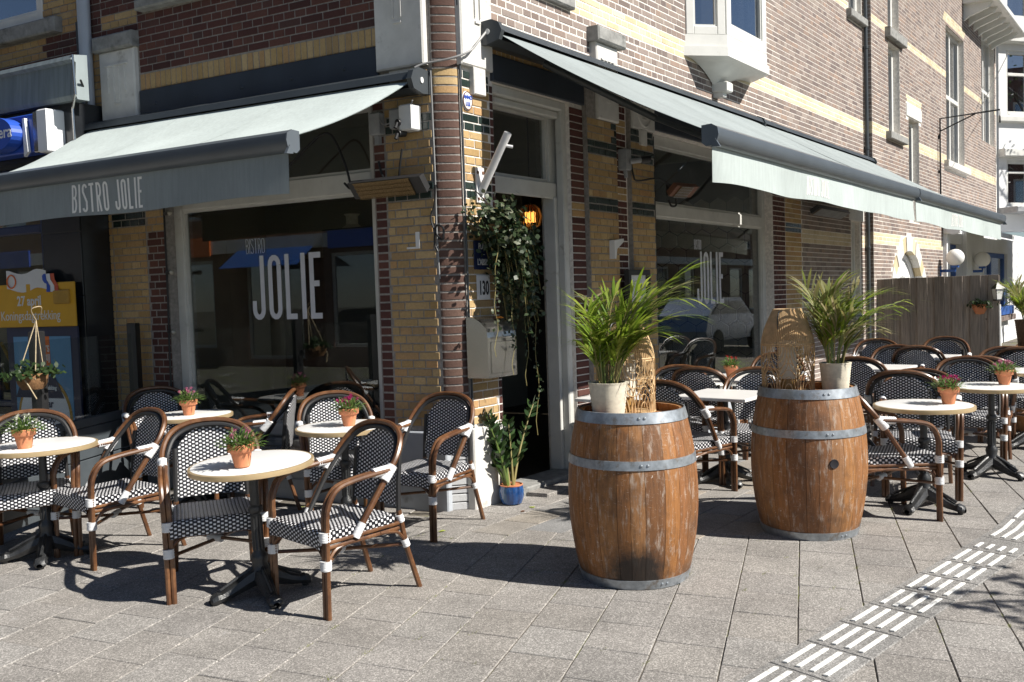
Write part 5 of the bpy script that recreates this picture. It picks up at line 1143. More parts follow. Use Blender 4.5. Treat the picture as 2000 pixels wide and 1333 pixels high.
# ------------------------------------------------------------------ barrels
def brad(z): return .300 + .066 * (1 - ((z - .475) / .475) ** 2)
def barrel(x, y, a0, lab, stain=False, hole=False):
    r = thing('wine_barrel', lab, 'barrel', (x, y, 0), group='old oak wine barrels'); ns = 24; rr = random.Random(int(a0 * 10)); w = [rr.uniform(.75, 1.25) for _ in range(ns)]; tot = sum(w); a = R(a0)
    for k in range(ns):
        da = 2 * math.pi * w[k] / tot; mb = MB(); outer = []; n = 3; zs = [.012 + (.945 - .012) * i / 14 for i in range(15)]; g_ = .002
        rows = []
        for z in zs:
            R_ = brad(z); row = [Vector(((R_ - .028) * math.cos(a + .002), (R_ - .028) * math.sin(a + .002), z)), Vector(((R_ - .004) * math.cos(a + g_ / R_), (R_ - .004) * math.sin(a + g_ / R_), z))]
            for i in range(n + 1): t_ = a + da * (.011 + .978 * i / n); q = R_ + rr.uniform(-.0004, .0004); row.append(Vector((q * math.cos(t_), q * math.sin(t_), z)))
            row += [Vector(((R_ - .004) * math.cos(a + da - g_ / R_), (R_ - .004) * math.sin(a + da - g_ / R_), z)), Vector(((R_ - .028) * math.cos(a + da - .002), (R_ - .028) * math.sin(a + da - .002), z))]; rows.append(row + [row[0]])
        mb.grid(rows); m_ = len(rows[0]); mb.face([i for i in range(m_ - 1)]); mb.face([(len(rows) - 1) * m_ + i for i in range(m_ - 1)]); mb.build('stave', 'stave_stained' if stain else 'stave_oak', r); a += da
    for z0, z1 in ((.895, .955), (.655, .705), (.0, .052)):
        mb = MB(); mb.lathe([(brad(z0) - .002, z0), (brad(z0) + .005, z0 + .001), (brad(z1) + .005, z1 - .001), (brad(z1) - .002, z1)], 56); ho = mb.build('hoop', 'zinc', r)
        for q in (-.05, .05):
            t_ = math.pi + TH + .05 + q * (1 if z0 > .5 else -1) + (.35 if z0 < .5 else 0); zz = (z0 + z1) / 2; m2 = MB(); m2.lathe([(0, .007), (.006, .005), (.009, 0)], 8); m2.build('rivet', 'zinc', ho, ((brad(zz) + .004) * math.cos(t_), (brad(zz) + .004) * math.sin(t_), zz), (0, R(90), t_))
    mb = MB()
    for k in range(6):
        x0, x1 = -.26 + k * .0867, -.26 + (k + 1) * .0867 - .002; pts = [(xx, s_ * math.sqrt(max(.0, .272 ** 2 - xx * xx))) for s_ in (-1, 1) for xx in ((x0, x1) if s_ < 0 else (x1, x0))]; mb.prism(pts, lambda u, v, d: Vector((u, v, d)), .875, .90 + .001 * (k % 2))
    mb.build('barrel_head', 'stave_oak', r)
    if stain:
        for k in range(3): pass
    if hole: mb = MB(); t_ = math.pi + TH + .10; mb.lathe([(0, .003), (.022, .003), (.028, .0045), (.030, 0)], 16); mb.build('bung_hole', 'print_black', r, ((brad(.5) + .001) * math.cos(t_), (brad(.5) + .001) * math.sin(t_), .5), (0, R(90), t_))
    return r
B1, B2 = Vector((-1.10, -1.95, 0)), Vector((.43, -2.49, 0))
barrel(B1.x, B1.y, 8, 'old oak barrel on the left with a dark stain near its foot', stain=True); barrel(B2.x, B2.y, 21, 'old oak barrel on the right with a bung hole in its side', hole=True)
mb = MB(); rr = random.Random(9)
sr = Vector((math.sin(TH), -math.cos(TH), 0)); sf = Vector((math.cos(TH), math.sin(TH), 0))
def beside(B, r_off, f_off): q = to_place(B.x, B.y) + sr * r_off + sf * f_off; return to_grid(q.x, q.y)
# ------------------------------------------------------------------ palms in rope pots
def palm(x, y, z, lean, lab, seed, dry, pr, ph, ht):
    r = thing('potted_palm', lab, 'potted palm', (x, y, z)); rr = random.Random(seed); mb = MB(); prof = []
    for k in range(25): q = k / 24; prof.append((pr * (.78 + .22 * q) + (.0022 if k % 2 else -.0008) + (.003 if k == 24 else 0), ph * q))
    mb.lathe(prof + [(pr - .012, ph), (pr - .016, ph * .8)], 28, capbot=True); mb.build('pot', 'rope_pot', r); mb = MB(); mb.lathe([(pr - .014, ph * .86), (0, ph * .88)], 14); mb.build('soil', 'soil', r)
    for k in range(34):
        a = rr.uniform(0, 6.283); up = rr.uniform(.6, 1.0); L = ht * rr.choice((.55, .7, .85, 1.0, 1.12)) * rr.uniform(.9, 1.1); d0 = Vector((math.cos(a) * .16, math.sin(a) * .16, 1)); out = Vector((math.cos(a), math.sin(a), 0)) * rr.uniform(.04, .26) + Vector(lean) * rr.uniform(.1, 1.1)
        b_ = Vector((.45 * pr * math.cos(a), .45 * pr * math.sin(a), ph * .86)); P_ = lambda t_: b_ + d0 * L * t_ * (1 - .18 * t_) + out * L * t_ * t_ - Vector((0, 0, L * .34 * t_ ** 3 * (1.25 - up)))
        pts = [P_(i / 12) for i in range(13)]; mb = MB(); mb.tube(pts, [.0045 - .003 * i / 12 for i in range(13)], 5); stem = mb.build('stem', 'stem_green' if rr.random() < .6 else 'stem_tan', r)
        mb = MB()
        for i in range(11):
            t_ = .30 + .70 * i / 10; p = P_(t_); tg = (P_(min(t_ + .02, 1.02)) - P_(t_ - .02)).normalized(); sd_ = tg.cross(Vector((0, 0, 1))); sd_ = sd_.normalized() if sd_.length > 1e-3 else Vector((1, 0, 0))
            for s in (-1, 1):
                if rr.random() < .12: continue
                dd = tg * rr.uniform(.75, 1.1) + sd_ * s * rr.uniform(.35, .75) + Vector((0, 0, rr.uniform(-.05, .3))) + Vector(lean) * .35; leafquad(mb, p, dd, (0, 0, 1), rr.uniform(.15, .29) * (1 - .35 * abs(t_ - .7)) * (.7 + .3 * L / ht), rr.uniform(.012, .020), rr.uniform(.18, .5), 5)
        mb.build('frond', 'palm_dry' if rr.random() < dry else 'palm_leaf', r)
    return r
p1 = beside(B1, -.135, -.10); p2 = beside(B2, .15, -.10)
palm(p1.x, p1.y, .902, sr * .24, 'bushy green palm in a white rope pot on the left barrel', 4, .12, .108, .205, .70)
palm(p2.x, p2.y, .902, sr * .40, 'windblown palm with dry tips in a white rope pot on the right barrel', 12, .50, .098, .205, .66)
# ------------------------------------------------------------------ rattan lanterns
def lantern(x, y, z, lab, h=.53, r1=.165, r0=.088):
    r = thing('rattan_lantern', lab, 'lantern', (x, y, z), group='rattan lanterns on the barrels'); zm = h * .60
    mb = MB()
    for k in range(80):
        a = 2 * math.pi * k / 80; mb.tube([((r0 + (r1 - r0) * (1 - q ** 1.6)) * math.cos(a), (r0 + (r1 - r0) * (1 - q ** 1.6)) * math.sin(a), zm + (h - zm) * q) for q in (0, .2, .4, .6, .8, 1)], .0043, 5)
    mb.build('upper_cane', 'rattan', r, kind='stuff'); mb = MB()
    for rad, z_ in ((r0, h), (r1, zm), (r1 * .99, zm - .012), (r1, .012), (r1 * .97, .0)): mb.tube([(rad * math.cos(R(t_)), rad * math.sin(R(t_)), z_ + .004) for t_ in range(0, 360, 10)], .005, 6, close=True)
    mb.build('ring', 'rattan', r); mb = MB()
    for k in range(8):
        for (zc, sgn) in ((zm, -1), (.01, 1)):
            for q in (1.0, .78, .56, .34):
                a0 = 2 * math.pi * (k + (.5 if sgn > 0 else 0)) / 8; hw = 2 * math.pi / 8 * .60 * q; hh = .20 * q; pts = []
                for i in range(13): t_ = math.pi * i / 12; a = a0 + hw * math.cos(t_); pts.append(((r1 + .003 * (k % 2)) * math.cos(a), (r1 + .003 * (k % 2)) * math.sin(a), zc + sgn * hh * math.sin(t_) * 1.02))
                mb.tube(pts, .0034, 4)
    for k in range(8): a = 2 * math.pi * k / 8; mb.tube([(r1 * .985 * math.cos(a), r1 * .985 * math.sin(a), .0), (r1 * .985 * math.cos(a), r1 * .985 * math.sin(a), zm)], .0022, 4)
    mb.build('lower_weave', 'rattan', r, kind='stuff'); mb = MB(); mb.tube(curve_pts([(-r0 - .005, 0, h - .005), (-r0 - .05, 0, h - .01), (-r0 - .075, 0, h - .06), (-r0 - .07, 0, h - .12)], 5), .004, 6); mb.build('handle', 'black_metal', r)
    mb = MB(); mb.lathe([(0, .012), (r1 * .96, .012)], 24); mb.build('base_disc', 'rattan', r)
    c = MB(); c.lathe([(.055, .0), (.056, .01), (.056, .24), (.050, .248), (0, .235)], 20, capbot=True); tag(c.build('candle', 'candle_wax', None, (x, y, z + .10)), 'thick cream pillar candle inside the lantern on the %s barrel' % ('left' if x < 0 else 'right'), 'candle'); s = MB(); s.lathe([(0, .014), (.05, .016), (.045, .10), (.0, .10)], 14); s.build('candle_stand', 'amber_glass', r)
    return r
l1 = beside(B1, -.01, .10); l2 = beside(B2, -.115, .03)
lantern(l1.x, l1.y, .902, 'rattan lantern behind the palm on the left barrel', .53); lantern(l2.x, l2.y, .902, 'rattan lantern beside the palm on the right barrel', .55)
# ------------------------------------------------------------------ plants at the door
zz = thing('potted_plant', 'upright glossy zz plant in a blue glazed pot at the doorway', 'potted plant', (.42, -.17, 0)); rr = random.Random(21)
mb = MB(); mb.lathe([(.055, 0), (.080, .015), (.095, .06), (.097, .11), (.088, .150)], 28, capbot=True); mb.build('pot', 'blue_glaze', zz); mb = MB(); mb.lathe([(.088, .149), (.091, .157), (.084, .160), (.078, .150), (.0, .135)], 28); mb.build('pot_rim', 'terracotta', zz)
for k in range(11):
    a = rr.uniform(0, 6.283); L = rr.uniform(.42, .68); o_ = Vector((math.cos(a), math.sin(a), 0)) * rr.uniform(.12, .42) + sr * rr.uniform(-.25, .25); P_ = lambda t_: Vector((.04 * math.cos(a), .04 * math.sin(a), .14)) + Vector((0, 0, L * t_ * .95)) + o_ * L * t_ * (.55 + .45 * t_)
    mb = MB(); mb.tube([P_(i / 8) for i in range(9)], [.013 - .009 * i / 8 for i in range(9)], 6); mb.build('stem', 'stem_tan' if k % 3 == 0 else 'stem_green', zz); mb = MB()
    for i in range(15):
        t_ = .30 + .70 * i / 14; tg = (P_(t_) - P_(t_ - .05)).normalized(); sd_ = tg.cross(Vector((rr.uniform(-.5, .5), rr.uniform(-.5, .5), .6))).normalized()
        for s in (-1, 1): leafquad(mb, P_(t_), sd_ * s * .9 + tg * .75, tg.cross(sd_), rr.uniform(.06, .095), rr.uniform(.024, .036), .15, 4)
    mb.build('leaf_row', 'glossy_leaf', zz)
iv = thing('hanging_ivy', 'large ivy trailing from a basket hung beside the doorway', 'hanging plant', (.27, -.20, 2.16)); rr = random.Random(33)
mb = MB(); mb.lathe([(.0, -.12), (.06, -.10), (.09, -.05), (.10, -.02)], 16); mb.build('basket', 'coir', iv); mb = MB()
for a in (0, 2.1, 4.2): mb.tube([(.15 * math.cos(a), .15 * math.sin(a), 0), (-.05, .2, .30)], .003, 4)
mb.build('hanger', 'black_metal', iv)
mb = MB(); vines = MB()
for k in range(80):
    a = rr.uniform(0, 6.283); q = rr.uniform(.02, .15); st0 = Vector((q * math.cos(a), q * math.sin(a) * .8, rr.uniform(-.05, .10))); L = rr.choice((.30, .42, .55, .68, .82)) * rr.uniform(.8, 1.1)
    if st0.x < -.05: L *= .62
    o_ = Vector((math.cos(a) * .06 + .10, math.sin(a) * .06 - .02, 0)); pts = [st0 + o_ * min(1, 2.2 * i / 9) + Vector((.10 * (i / 9) ** 2, 0, -L * (i / 9) ** 1.2 + .05 * math.sin(3 * i / 9))) for i in range(10)]; vines.tube(pts, .0025, 4)
    for i in range(int(52 * L) + 10):
        t_ = rr.random(); j = min(8, int(t_ * 9)); p = pts[j].lerp(pts[j + 1], t_ * 9 - j) + Vector((rr.gauss(0, .02), rr.gauss(0, .02), rr.gauss(0, .015))); leafquad(mb, p, (rr.gauss(0, .7), rr.gauss(-.45, .6), rr.gauss(-.5, .5)), (rr.gauss(0, 1), -.6, .8), rr.uniform(.03, .052), rr.uniform(.028, .046), .2, 2)
for dx, L in ((.38, 1.55), (.26, 1.15), (-.10, .9), (.10, 1.05)):
    pts = [Vector((dx * (.5 + .5 * min(1, i / 6)), -.06, -.1 - L * i / 14)) + Vector((.02 * math.sin(i * 1.3), .01 * math.cos(i), 0)) for i in range(15)]; vines.tube(pts, .003, 4)
    for i in range(int(48 * L)):
        t_ = rr.random() * .82; j = min(13, int(t_ * 14)); p = pts[j].lerp(pts[j + 1], t_ * 14 - j) + Vector((rr.gauss(0, .016), rr.gauss(0, .016), 0)); leafquad(mb, p, (rr.gauss(0, .7), rr.gauss(-.4, .6), rr.gauss(-.5, .5)), (rr.gauss(0, 1), -.6, .8), rr.uniform(.02, .035), rr.uniform(.018, .03), .2, 2)
for k in range(420):
    p = Vector((rr.gauss(0.02, .10), rr.gauss(-.04, .08), rr.gauss(-.02, .09))); leafquad(mb, p, (rr.gauss(0, .7), rr.gauss(-.4, .6), rr.gauss(-.3, .5)), (rr.gauss(0, 1), -.6, .8), .045, .04, .2, 2)
for k in range(70):
    p = Vector((rr.uniform(-.26, -.05), rr.uniform(-.06, .12), rr.gauss(.06, .05))); leafquad(mb, p, (rr.gauss(0, .7), rr.gauss(-.4, .6), rr.gauss(-.3, .5)), (rr.gauss(0, 1), -.6, .8), .035, .03, .2, 2)
mb.build('foliage', 'ivy_leaf', iv); vines.build('vine', 'stem_tan', iv)
hp = thing('hanging_planter', 'woven basket of ivy hanging by twine on the wind screen post', 'hanging plant', (-1.80, 2.50, 1.12)); rr = random.Random(8)
mb = MB(); mb.lathe([(0, -.08), (.07, -.075), (.10, -.03), (.105, .03), (.098, .04)], 18); mb.build('basket', 'coir', hp); mb = MB()
for a in (.3, 2.4, 4.5): mb.tube([(.105 * math.cos(a), .105 * math.sin(a), .0), (.07, .05, .42)], .004, 5)
mb.tube(curve_pts([(.07, .05, .42), (.02, .0, .5), (.08, -.02, .52), (.1, .04, .46)], 5), .004, 5); mb.tube([(-.08, -.07, .0), (-.06, -.09, -.05), (-.02, -.10, -.14)], .005, 5); mb.build('twine', 'twine', hp); mb = MB()
for k in range(190):
    a = rr.uniform(0, 6.283); q = rr.random() ** .5; p = Vector((math.cos(a) * .17 * q, math.sin(a) * .17 * q, .06 + .10 * (1 - q) * rr.random() - .04 * q)) + Vector((.05, -.03, 0)) * rr.gauss(0, 1); leafquad(mb, p, (rr.gauss(0, .7), rr.gauss(-.3, .6), rr.gauss(0, .5)), (rr.gauss(0, 1), -.6, .8), rr.uniform(.03, .05), rr.uniform(.028, .045), .2, 2)
mb.build('foliage', 'ivy_bright', hp)
# ------------------------------------------------------------------ fence and what hangs on it
fe = thing('wooden_fence', 'dark board fence closing the far end of the terrace', 'fence', (11.9, -.08, 0)); rr = random.Random(2)
mb = MB()
for z in (.35, 1.05, 1.55): mb.box(.013, .05, -1.86, 0, z, z + .07)
mb.box(-.03, .05, -1.90, -1.83, 0, 1.70, .004); mb.build('rail', 'fence_rail', fe)
for k in range(14):
    y0 = -.02 - k * .1325; mb = MB(); up = k % 2; mb.box((-.045 if up else -.006), (-.022 if up else .012), y0 - .150, y0, .06, 1.715 - rr.uniform(0, .008), .002); mb.build('fence_board', 'fence_wood', fe, rot=(0, 0, 0))
mb = MB(); mb.tube([(11.84, -.04, .02), (11.84, -.04, 1.2)], .022, 8); tag(mb.build('white_pipe', 'bright_paint'), 'thin white pipe at the wall end of the fence', 'pipe')
mb = MB(); mb.tube([(11.86, -2.0, 0), (11.87, -1.985, 1.25)], .018, 8); tag(mb.build('post', 'bright_paint'), 'thin white post under the wall lantern at the fence end', 'post')
ln = thing('wall_lantern', 'black lantern with white panes at the end of the fence', 'lantern', (11.86, -1.955, 1.33))
mb = MB(); mb.lathe([(.065, 0), (.095, .16)], 4, captop=True, capbot=True); mb.build('lamp_glass', 'milk_glass', ln); mb = MB(); mb.lathe([(.075, -.02), (.075, 0)], 4, captop=True, capbot=True); mb.lathe([(.115, .16), (.09, .19), (.03, .24), (.02, .27)], 4, captop=True, capbot=True)
for k in range(4): a = R(90 * k); mb.tube([(.066 * math.cos(a), .066 * math.sin(a), 0), (.097 * math.cos(a), .097 * math.sin(a), .16)], .007, 4)
mb.tube(curve_pts([(0, 0, .26), (0, .03, .32), (.02, .06, .30), (.03, .07, .22)], 4), .008, 5); mb.build('lamp_frame', 'black_metal', ln)
fp = thing('fence_planter', 'orange clay half-pot of trailing plant hung on the fence', 'hanging plant', (11.86, -1.70, 1.22)); mb = MB(); mb.lathe([(.0, -.12), (.06, -.11), (.10, -.03), (.115, .04)], 14, a0=R(90), a1=R(270)); mb.build('pot', 'terracotta', fp); mb = MB(); rr = random.Random(5)
for k in range(120): p = Vector((-rr.uniform(.02, .14), rr.gauss(-.03, .10), rr.uniform(.0, .10))); leafquad(mb, p, (rr.gauss(-.4, .5), rr.gauss(-.2, .8), rr.gauss(0, .6)), (0, 0, 1), .06, .03, .4, 2)
mb.build('foliage', 'ivy_bright', fp)
# ------------------------------------------------------------------ beyond the fence: the blue and white cafe and the bay
cf = thing('cafe_building', 'white cafe front with blue woodwork beyond the fence', 'building')
mb = MB(); core(mb, FH, 17.3, 44, -.1, 2.9, [(17.62, 19.4, -.1, 2.45), (21.6, 25.9, .75, 2.35)], -.3, .0); mb.build('wall', 'cafe_white', cf); mb = MB(); mb.box(17.3, 44, .10, .30, -.1, 2.9); mb.build('interior', 'interior_dark', cf)
window(FH, 17.62, 19.4, .0, 2.45, -.16, cf, .10, bars=((1.9, 2.0),), m_='cafe_blue', mould=False); window(FH, 21.6, 25.9, .75, 2.35, -.10, cf, .12, vbars=((23.6, 23.75),), m_='cafe_blue', mould=False)
one(FH, 21.4, 26, .60, .74, .0, .20, 'brick_coping', 'brown_brick', cf, .01); one(FH, 19.4, 21.6, .0, 2.75, .0, .10, 'pillar', 'cafe_white', cf, .01); one(FH, 17.3, 17.62, .0, 2.75, .0, .08, 'pillar', 'cafe_white', cf, .01)
bx_ = one(FH, 21.8, 25.5, .76, .98, .02, .22, 'window_box', 'cafe_blue', None, .01); tag(bx_, 'blue window box under the dark cafe window', 'window box')
for x_, lb in ((16.95, 'white globe lamp on a blue bracket nearest the arched window'), (20.1, 'white globe lamp on a blue bracket under the cafe awning')):
    g_ = thing('globe_lamp', lb, 'lamp', (x_, -.42, 2.12), group='globe lamps on the cafe front'); mb = MB(); mb.lathe([(.0, -.17)] + [(.17 * math.cos(R(a)), .17 * math.sin(R(a))) for a in range(-75, 76, 15)] + [(0, .17)], 20); mb.build('globe', 'milk_glass', g_); mb = MB(); mb.tube([(0, .30, -.26), (0, 0, -.26), (0, 0, -.17)], .03, 8); mb.box(-.06, .06, -.06, .06, -.20, -.16); mb.box(-.07, .07, .27, .30, -.36, -.16); mb.build('lamp_bracket', 'cafe_blue', g_)
ca = thing('cafe_awning', 'white and blue awning over the cafe beyond the fence', 'awning', (17.4, -.2, 2.72)); mb = MB(); mb.grid([[Vector((8.5 * i / 12, -1.5 * j, -.42 * j + .03)) for i in range(13)] for j in (0, 1)]); mb.grid([[Vector((8.5 * i / 12, -1.5 * j, -.42 * j + .025)) for i in range(13)] for j in (0, 1)]); mb.build('canopy', 'cafe_white', ca); mb = MB()
for i in range(0, 24, 2): mb.quad((.02 + 8.5 * i / 24, -1.51, -.39), (8.5 * (i + 1) / 24, -1.51, -.39), (8.5 * (i + 1) / 24, -1.51, -.58), (.02 + 8.5 * i / 24, -1.51, -.58))
mb.build('valance', 'cafe_blue', ca); mb = MB(); mb.box(-.05, 8.6, -1.56, -1.46, -.47, -.37, .01); mb.box(-.2, 0, -.25, .05, -.1, .15, .02); mb.build('front_bar', 'cafe_white', ca); mb = MB(); mb.prism([(.15 * math.cos(R(a)), .15 * math.sin(R(a))) for a in range(0, 360, 24)], lambda u, v, d: Vector((-.2 - d, -.15 + u, .02 + v)), 0, .06); mb.build('end_cap', 'cafe_white', ca)
bay = thing('white_bay_house', 'white house with a glazed bay at the upper right edge', 'building')
FB_ = lambda u, d, z: Vector((24.4 + .8 * u - .6 * d, -.15 - .6 * u - .8 * d, z)); ROTZ[FB_] = 0
mb = MB(); core(mb, FB_, .0, 3.0, 2.9, 11, [(.25, 2.6, 5.9, 7.55), (.25, 2.6, 3.55, 4.75), (.3, 2.6, 8.35, 10.5)], -.3, 0); mb.build('wall', 'cafe_white', bay); one(FB_, -.1, 3.1, 7.7, 8.0, 0, .25, 'cornice', 'white_paint', bay, .02); one(FB_, -.1, 3.1, 5.7, 5.85, 0, .15, 'ledge', 'white_paint', bay, .02); one(FB_, -.1, 3.1, 3.35, 3.5, 0, .7, 'balcony', 'grey_metal', bay, .02); one(FB_, -.1, 3.1, 4.8, 5.0, 0, .30, 'ledge', 'white_paint', bay, .02)
for z0, z1, br in ((5.9, 7.55, ((6.9, 6.98),)), (3.55, 4.75, ((4.4, 4.46),)), (8.35, 10.5, ())): window(FB_, .25, 2.6, z0, z1, -.08, bay, .10, bars=br, vbars=((.95, 1.05), (1.75, 1.85)), m_='white_paint', gl='glass_pale', mould=False); p = MB(); wbox(p, FB_, .25, 2.6, z0, z1, -.28, -.27); p.build('curtain', 'curtain', bay)
mb = MB(); mb.tube([(24.3, -.4, 7.4), (21, -.25, 5.6)], .01, 4); mb.tube([(24.3, -1.2, 7.3), (18, -4.0, 7.2)], .012, 4); tag(mb.build('span_wire', 'cable'), 'thin span wire crossing to the white bay at the upper right', 'cable')
br_ = thing('sign_bracket', 'empty black wrought iron sign bracket on the far brown wall', 'bracket', (16.9, -.12, 3.4)); mb = MB(); mb.tube([(0, -.04, 0), (0, -.04, 1.5), (-.0, -1.15, 1.55), (0, -1.15, 1.30)], .018, 6); mb.tube([(0, -.04, 1.25), (0, -.7, 1.52)], .014, 6); mb.tube([(0, 0, .45), (0, -.04, .45)], .03, 6); mb.tube([(0, 0, 1.1), (0, -.04, 1.2)], .02, 6); mb.build('bracket_arm', 'black_metal', br_)
pb = palm(6.3, -3.12, .88, sr * .1, 'small dry palm in a wicker basket on the half barrel at the right edge', 31, .6, .16, .30, .52)
for ch in pb.children:
    if ch.name.startswith('pot'): ch.data.materials[0] = MATS['wicker']
hb_ = thing('half_barrel', 'pale barrel with yellow hoops carrying a wicker basket at the right edge', 'barrel', (6.32, -3.12, .0)); mb = MB(); mb.lathe([(brad(z * .95) * .92, z * .88) for z in (0, .25, .5, .75, 1)], 24, captop=True); mb.build('staves', 'stave_oak', hb_)
for z in (.58, .76): mb = MB(); mb.lathe([(brad(z) * .93 + .004, z), (brad(z) * .93 + .006, z + .06)], 28); mb.build('hoop', 'poster_yellow', hb_)
# ------------------------------------------------------------------ loose bits on the pavement
for k, (x, y, m_, lab) in enumerate(((.16, -.42, 'leaf_litter', 'small reddish brown leaf on the slab before the plinth'), (.34, -.42, 'lime', 'yellow green leaf lying below the blue pot'), (-.62, -.28, 'lime', 'yellow green leaf on the slabs by the armchair legs'))):
    mb = MB(); leafquad(mb, (0, 0, .004), (1, .3, .05), (0, 0, 1), .055, .03, .05, 3); leafquad(mb, (.0, .01, .004), (.7, -.6, .1), (0, 0, 1), .04, .02, .05, 3); tag(mb.build('fallen_leaf', m_, None, (x, y, .004), (0, 0, k * 1.1)), lab, 'leaf')
rr = random.Random(44); mb = MB()          # moss tufts in the joints
for k in range(420):
    j = rr.randint(-6, 9); c = P0 + US * rr.uniform(-7, 4) + VS * LV * j
    if rr.random() < .45: c = P0 + US * LU * (rr.randint(-16, 8) + (.5 if j % 2 else .04)) + VS * LV * (j + rr.random())
    if in_b(c.x, c.y) or (c.x > 0 and c.y > 0) or view(c)[0] < 3: continue
    for q in range(rr.randint(6, 22)):
        p = c + Vector((rr.gauss(0, .025), rr.gauss(0, .006), -.003)); leafquad(mb, p, (rr.gauss(0, .5), rr.gauss(0, .5), .8), (rr.random(), rr.random(), 0), rr.uniform(.006, .014), .006, .2, 1)
mb.build('moss', 'moss_leaf', None, kind='stuff')
# ------------------------------------------------------------------ across the street (seen in the panes) and the street tree that shades the corner of the paving
rd = MB(); rd.quad((-6.6, -60, -.012), (-12.5, -60, -.012), (-12.5, 60, -.012), (-6.6, 60, -.012)); rd.build('road', 'asphalt', None, kind='structure')
rr = random.Random(6)
def row_house(x, y, rz, lab, w=7.0, h=10.5):
    r = thing('row_house', lab, 'building', (x, y, 0), rz); hs = [(a, a + 1.3, z, z + 1.9) for a in (.8, 2.9, 5.0) for z in (4.0, 7.2)] + [(.6, 3.4, .5, 2.9), (4.4, 6.4, .2, 2.9)]; F_ = lambda u, d, z: Vector((u, -d, z)); ROTZ[F_] = 0
    mb = MB(); core(mb, F_, 0, w, -.1, h, hs, -.4, 0); mb.box(0, w, .4, 6, h - .1, h); mb.box(0, w, 1.5, 1.6, -.1, h); mb.build('wall', 'house_brick', r)
    for hh in hs: window(F_, *hh, -.1, r, .09, m_='white_paint', gl='glass_pale', mould=False)
    mb = MB(); mb.box(0, w, -.1, 0, 3.05, 3.4); mb.build('shop_beam', 'white_paint', r); return r
for k in range(4): row_house(-14.5, 6 + 7.02 * (k + 1), R(-90) + R(180), 'brick row house across the left street, seen mirrored in the left window') if False else None
for k in range(4):
    o = row_house(-14.5, 5 + 7.02 * k, R(90), '%s brick row house across the left street, mirrored in the left window' % ('nearest', 'second', 'third', 'farthest')[k]); o['group'] = 'row houses across the left street'
    if k < 3: mb = MB(); mb.box(.6, 3.4, -.16, -.08, 3.0, 3.5, .01); mb.build('shop_sign', ('blue_sign', 'poster_orange', 'blue_sign')[k], o); mb = MB(); mb.grid([[Vector((3.9 + .3 * i, -.1 - 1.1 * j, 3.1 - .5 * j)) for i in range(10)] for j in (0, 1)]); mb.build('shop_awning', ('cafe_blue', 'cafe_white', 'cafe_blue')[k], o)
for k in range(5):
    o = row_house(22 + 7.02 * (k + 1), -17.5, R(180), '%s brick row house across the right street, mirrored in the right window' % ('nearest', 'second', 'third', 'fourth', 'farthest')[k]); o['group'] = 'row houses across the right street'
def car(x, y, rz, m_, lab, van=False):
    r = thing('parked_car', lab, 'car', (x, y, 0), rz, 'cars parked across the streets'); h = 1.95 if van else 1.45
    side = [(-2.1, .35), (2.05, .35), (2.12, .62), (1.95, .85), (1.05, .98), (.35, h - .03), (-1.3, h), (-2.0, 1.0), (-2.15, .6)] if not van else [(-2.2, .35), (2.2, .35), (2.25, .8), (1.9, 1.15), (1.2, h - .08), (-2.1, h), (-2.25, .9)]
    body = MB(); body.prism(side, lambda u, v, d: Vector((u, d * (.97 if v > 1 else 1.0), v)), -.86, .86); body.build('body', m_, r)
    gl = [(.95, 1.0), (.33, h - .12), (-1.2, h - .10), (-1.75, 1.02)] if not van else [(1.75, 1.2), (1.15, h - .2), (.2, h - .2), (.2, 1.2)]
    for s in (-1, 1): mb = MB(); mb.prism(gl, lambda u, v, d: Vector((u, s * (.842 + d), v)), 0, .024); mb.build('window', 'dark_tile', r)
    for u in (-1.35, 1.35):
        for s in (-1, 1):
            mb = MB(); mb.lathe([(.0, -.1), (.30, -.1), (.32, -.06), (.32, .06), (.30, .1), (0, .1)], 20); w_ = mb.build('wheel', 'rubber', r, (u, s * .80, .32), (R(90), 0, 0)); mb = MB(); mb.lathe([(0, .02), (.19, .03), (.2, 0)], 14); mb.build('rim', 'steel', w_, (0, 0, -s * .09))
    for s in (-1, 1): mb = MB(); mb.box(2.02, 2.13, s * .62 - .14, s * .62 + .14, .62, .76, .02); mb.build('headlight', 'milk_glass', r)
car(18.6, -6.4, R(0), 'car_blue', 'blue parked car mirrored in the right shop window'); car(-8.4, 12.4, R(90), 'dark_tile', 'dark parked car mirrored in the left shop window')
def tree(x, y, lab, seed, h, cr, nl, trunk=.09):
    r = thing('street_tree', lab, 'tree', (x, y, 0)); rr = random.Random(seed); mb = MB(); mb.tube([(0, 0, 0), (.02, .01, h * .3), (-.02, .03, h * .6), (.03, .0, h * .9)], [trunk, trunk * .8, trunk * .55, trunk * .25], 9); tips = []
    for k in range(16):
        a = rr.uniform(0, 6.283); z0 = h * rr.uniform(.5, .85); d = Vector((math.cos(a), math.sin(a), rr.uniform(.2, .8))).normalized(); L = cr * rr.uniform(.6, 1.1); p0 = Vector((0, 0, z0)); p1 = p0 + d * L * .5 + Vector((0, 0, .05)); p2 = p0 + d * L; mb.tube([p0, p1, p2], [trunk * .32, trunk * .2, .008], 5); tips += [p1, p1.lerp(p2, .5), p2]
    mb.build('trunk', 'bark', r); mb = MB()
    for k in range(nl): p = rr.choice(tips) + Vector((rr.gauss(0, 1), rr.gauss(0, 1), rr.gauss(0, 1))) * cr * .13; leafquad(mb, p, (rr.gauss(0, 1), rr.gauss(0, 1), rr.gauss(-.3, .7)), (rr.gauss(0, 1), rr.gauss(0, 1), 1), .10, .07, .2, 2)
    mb.build('crown', 'tree_leaf', r); return r
tree(-.38, -7.42, 'street tree out of frame whose leaf shadow falls on the lower right paving', 3, 3.3, .75, 420)
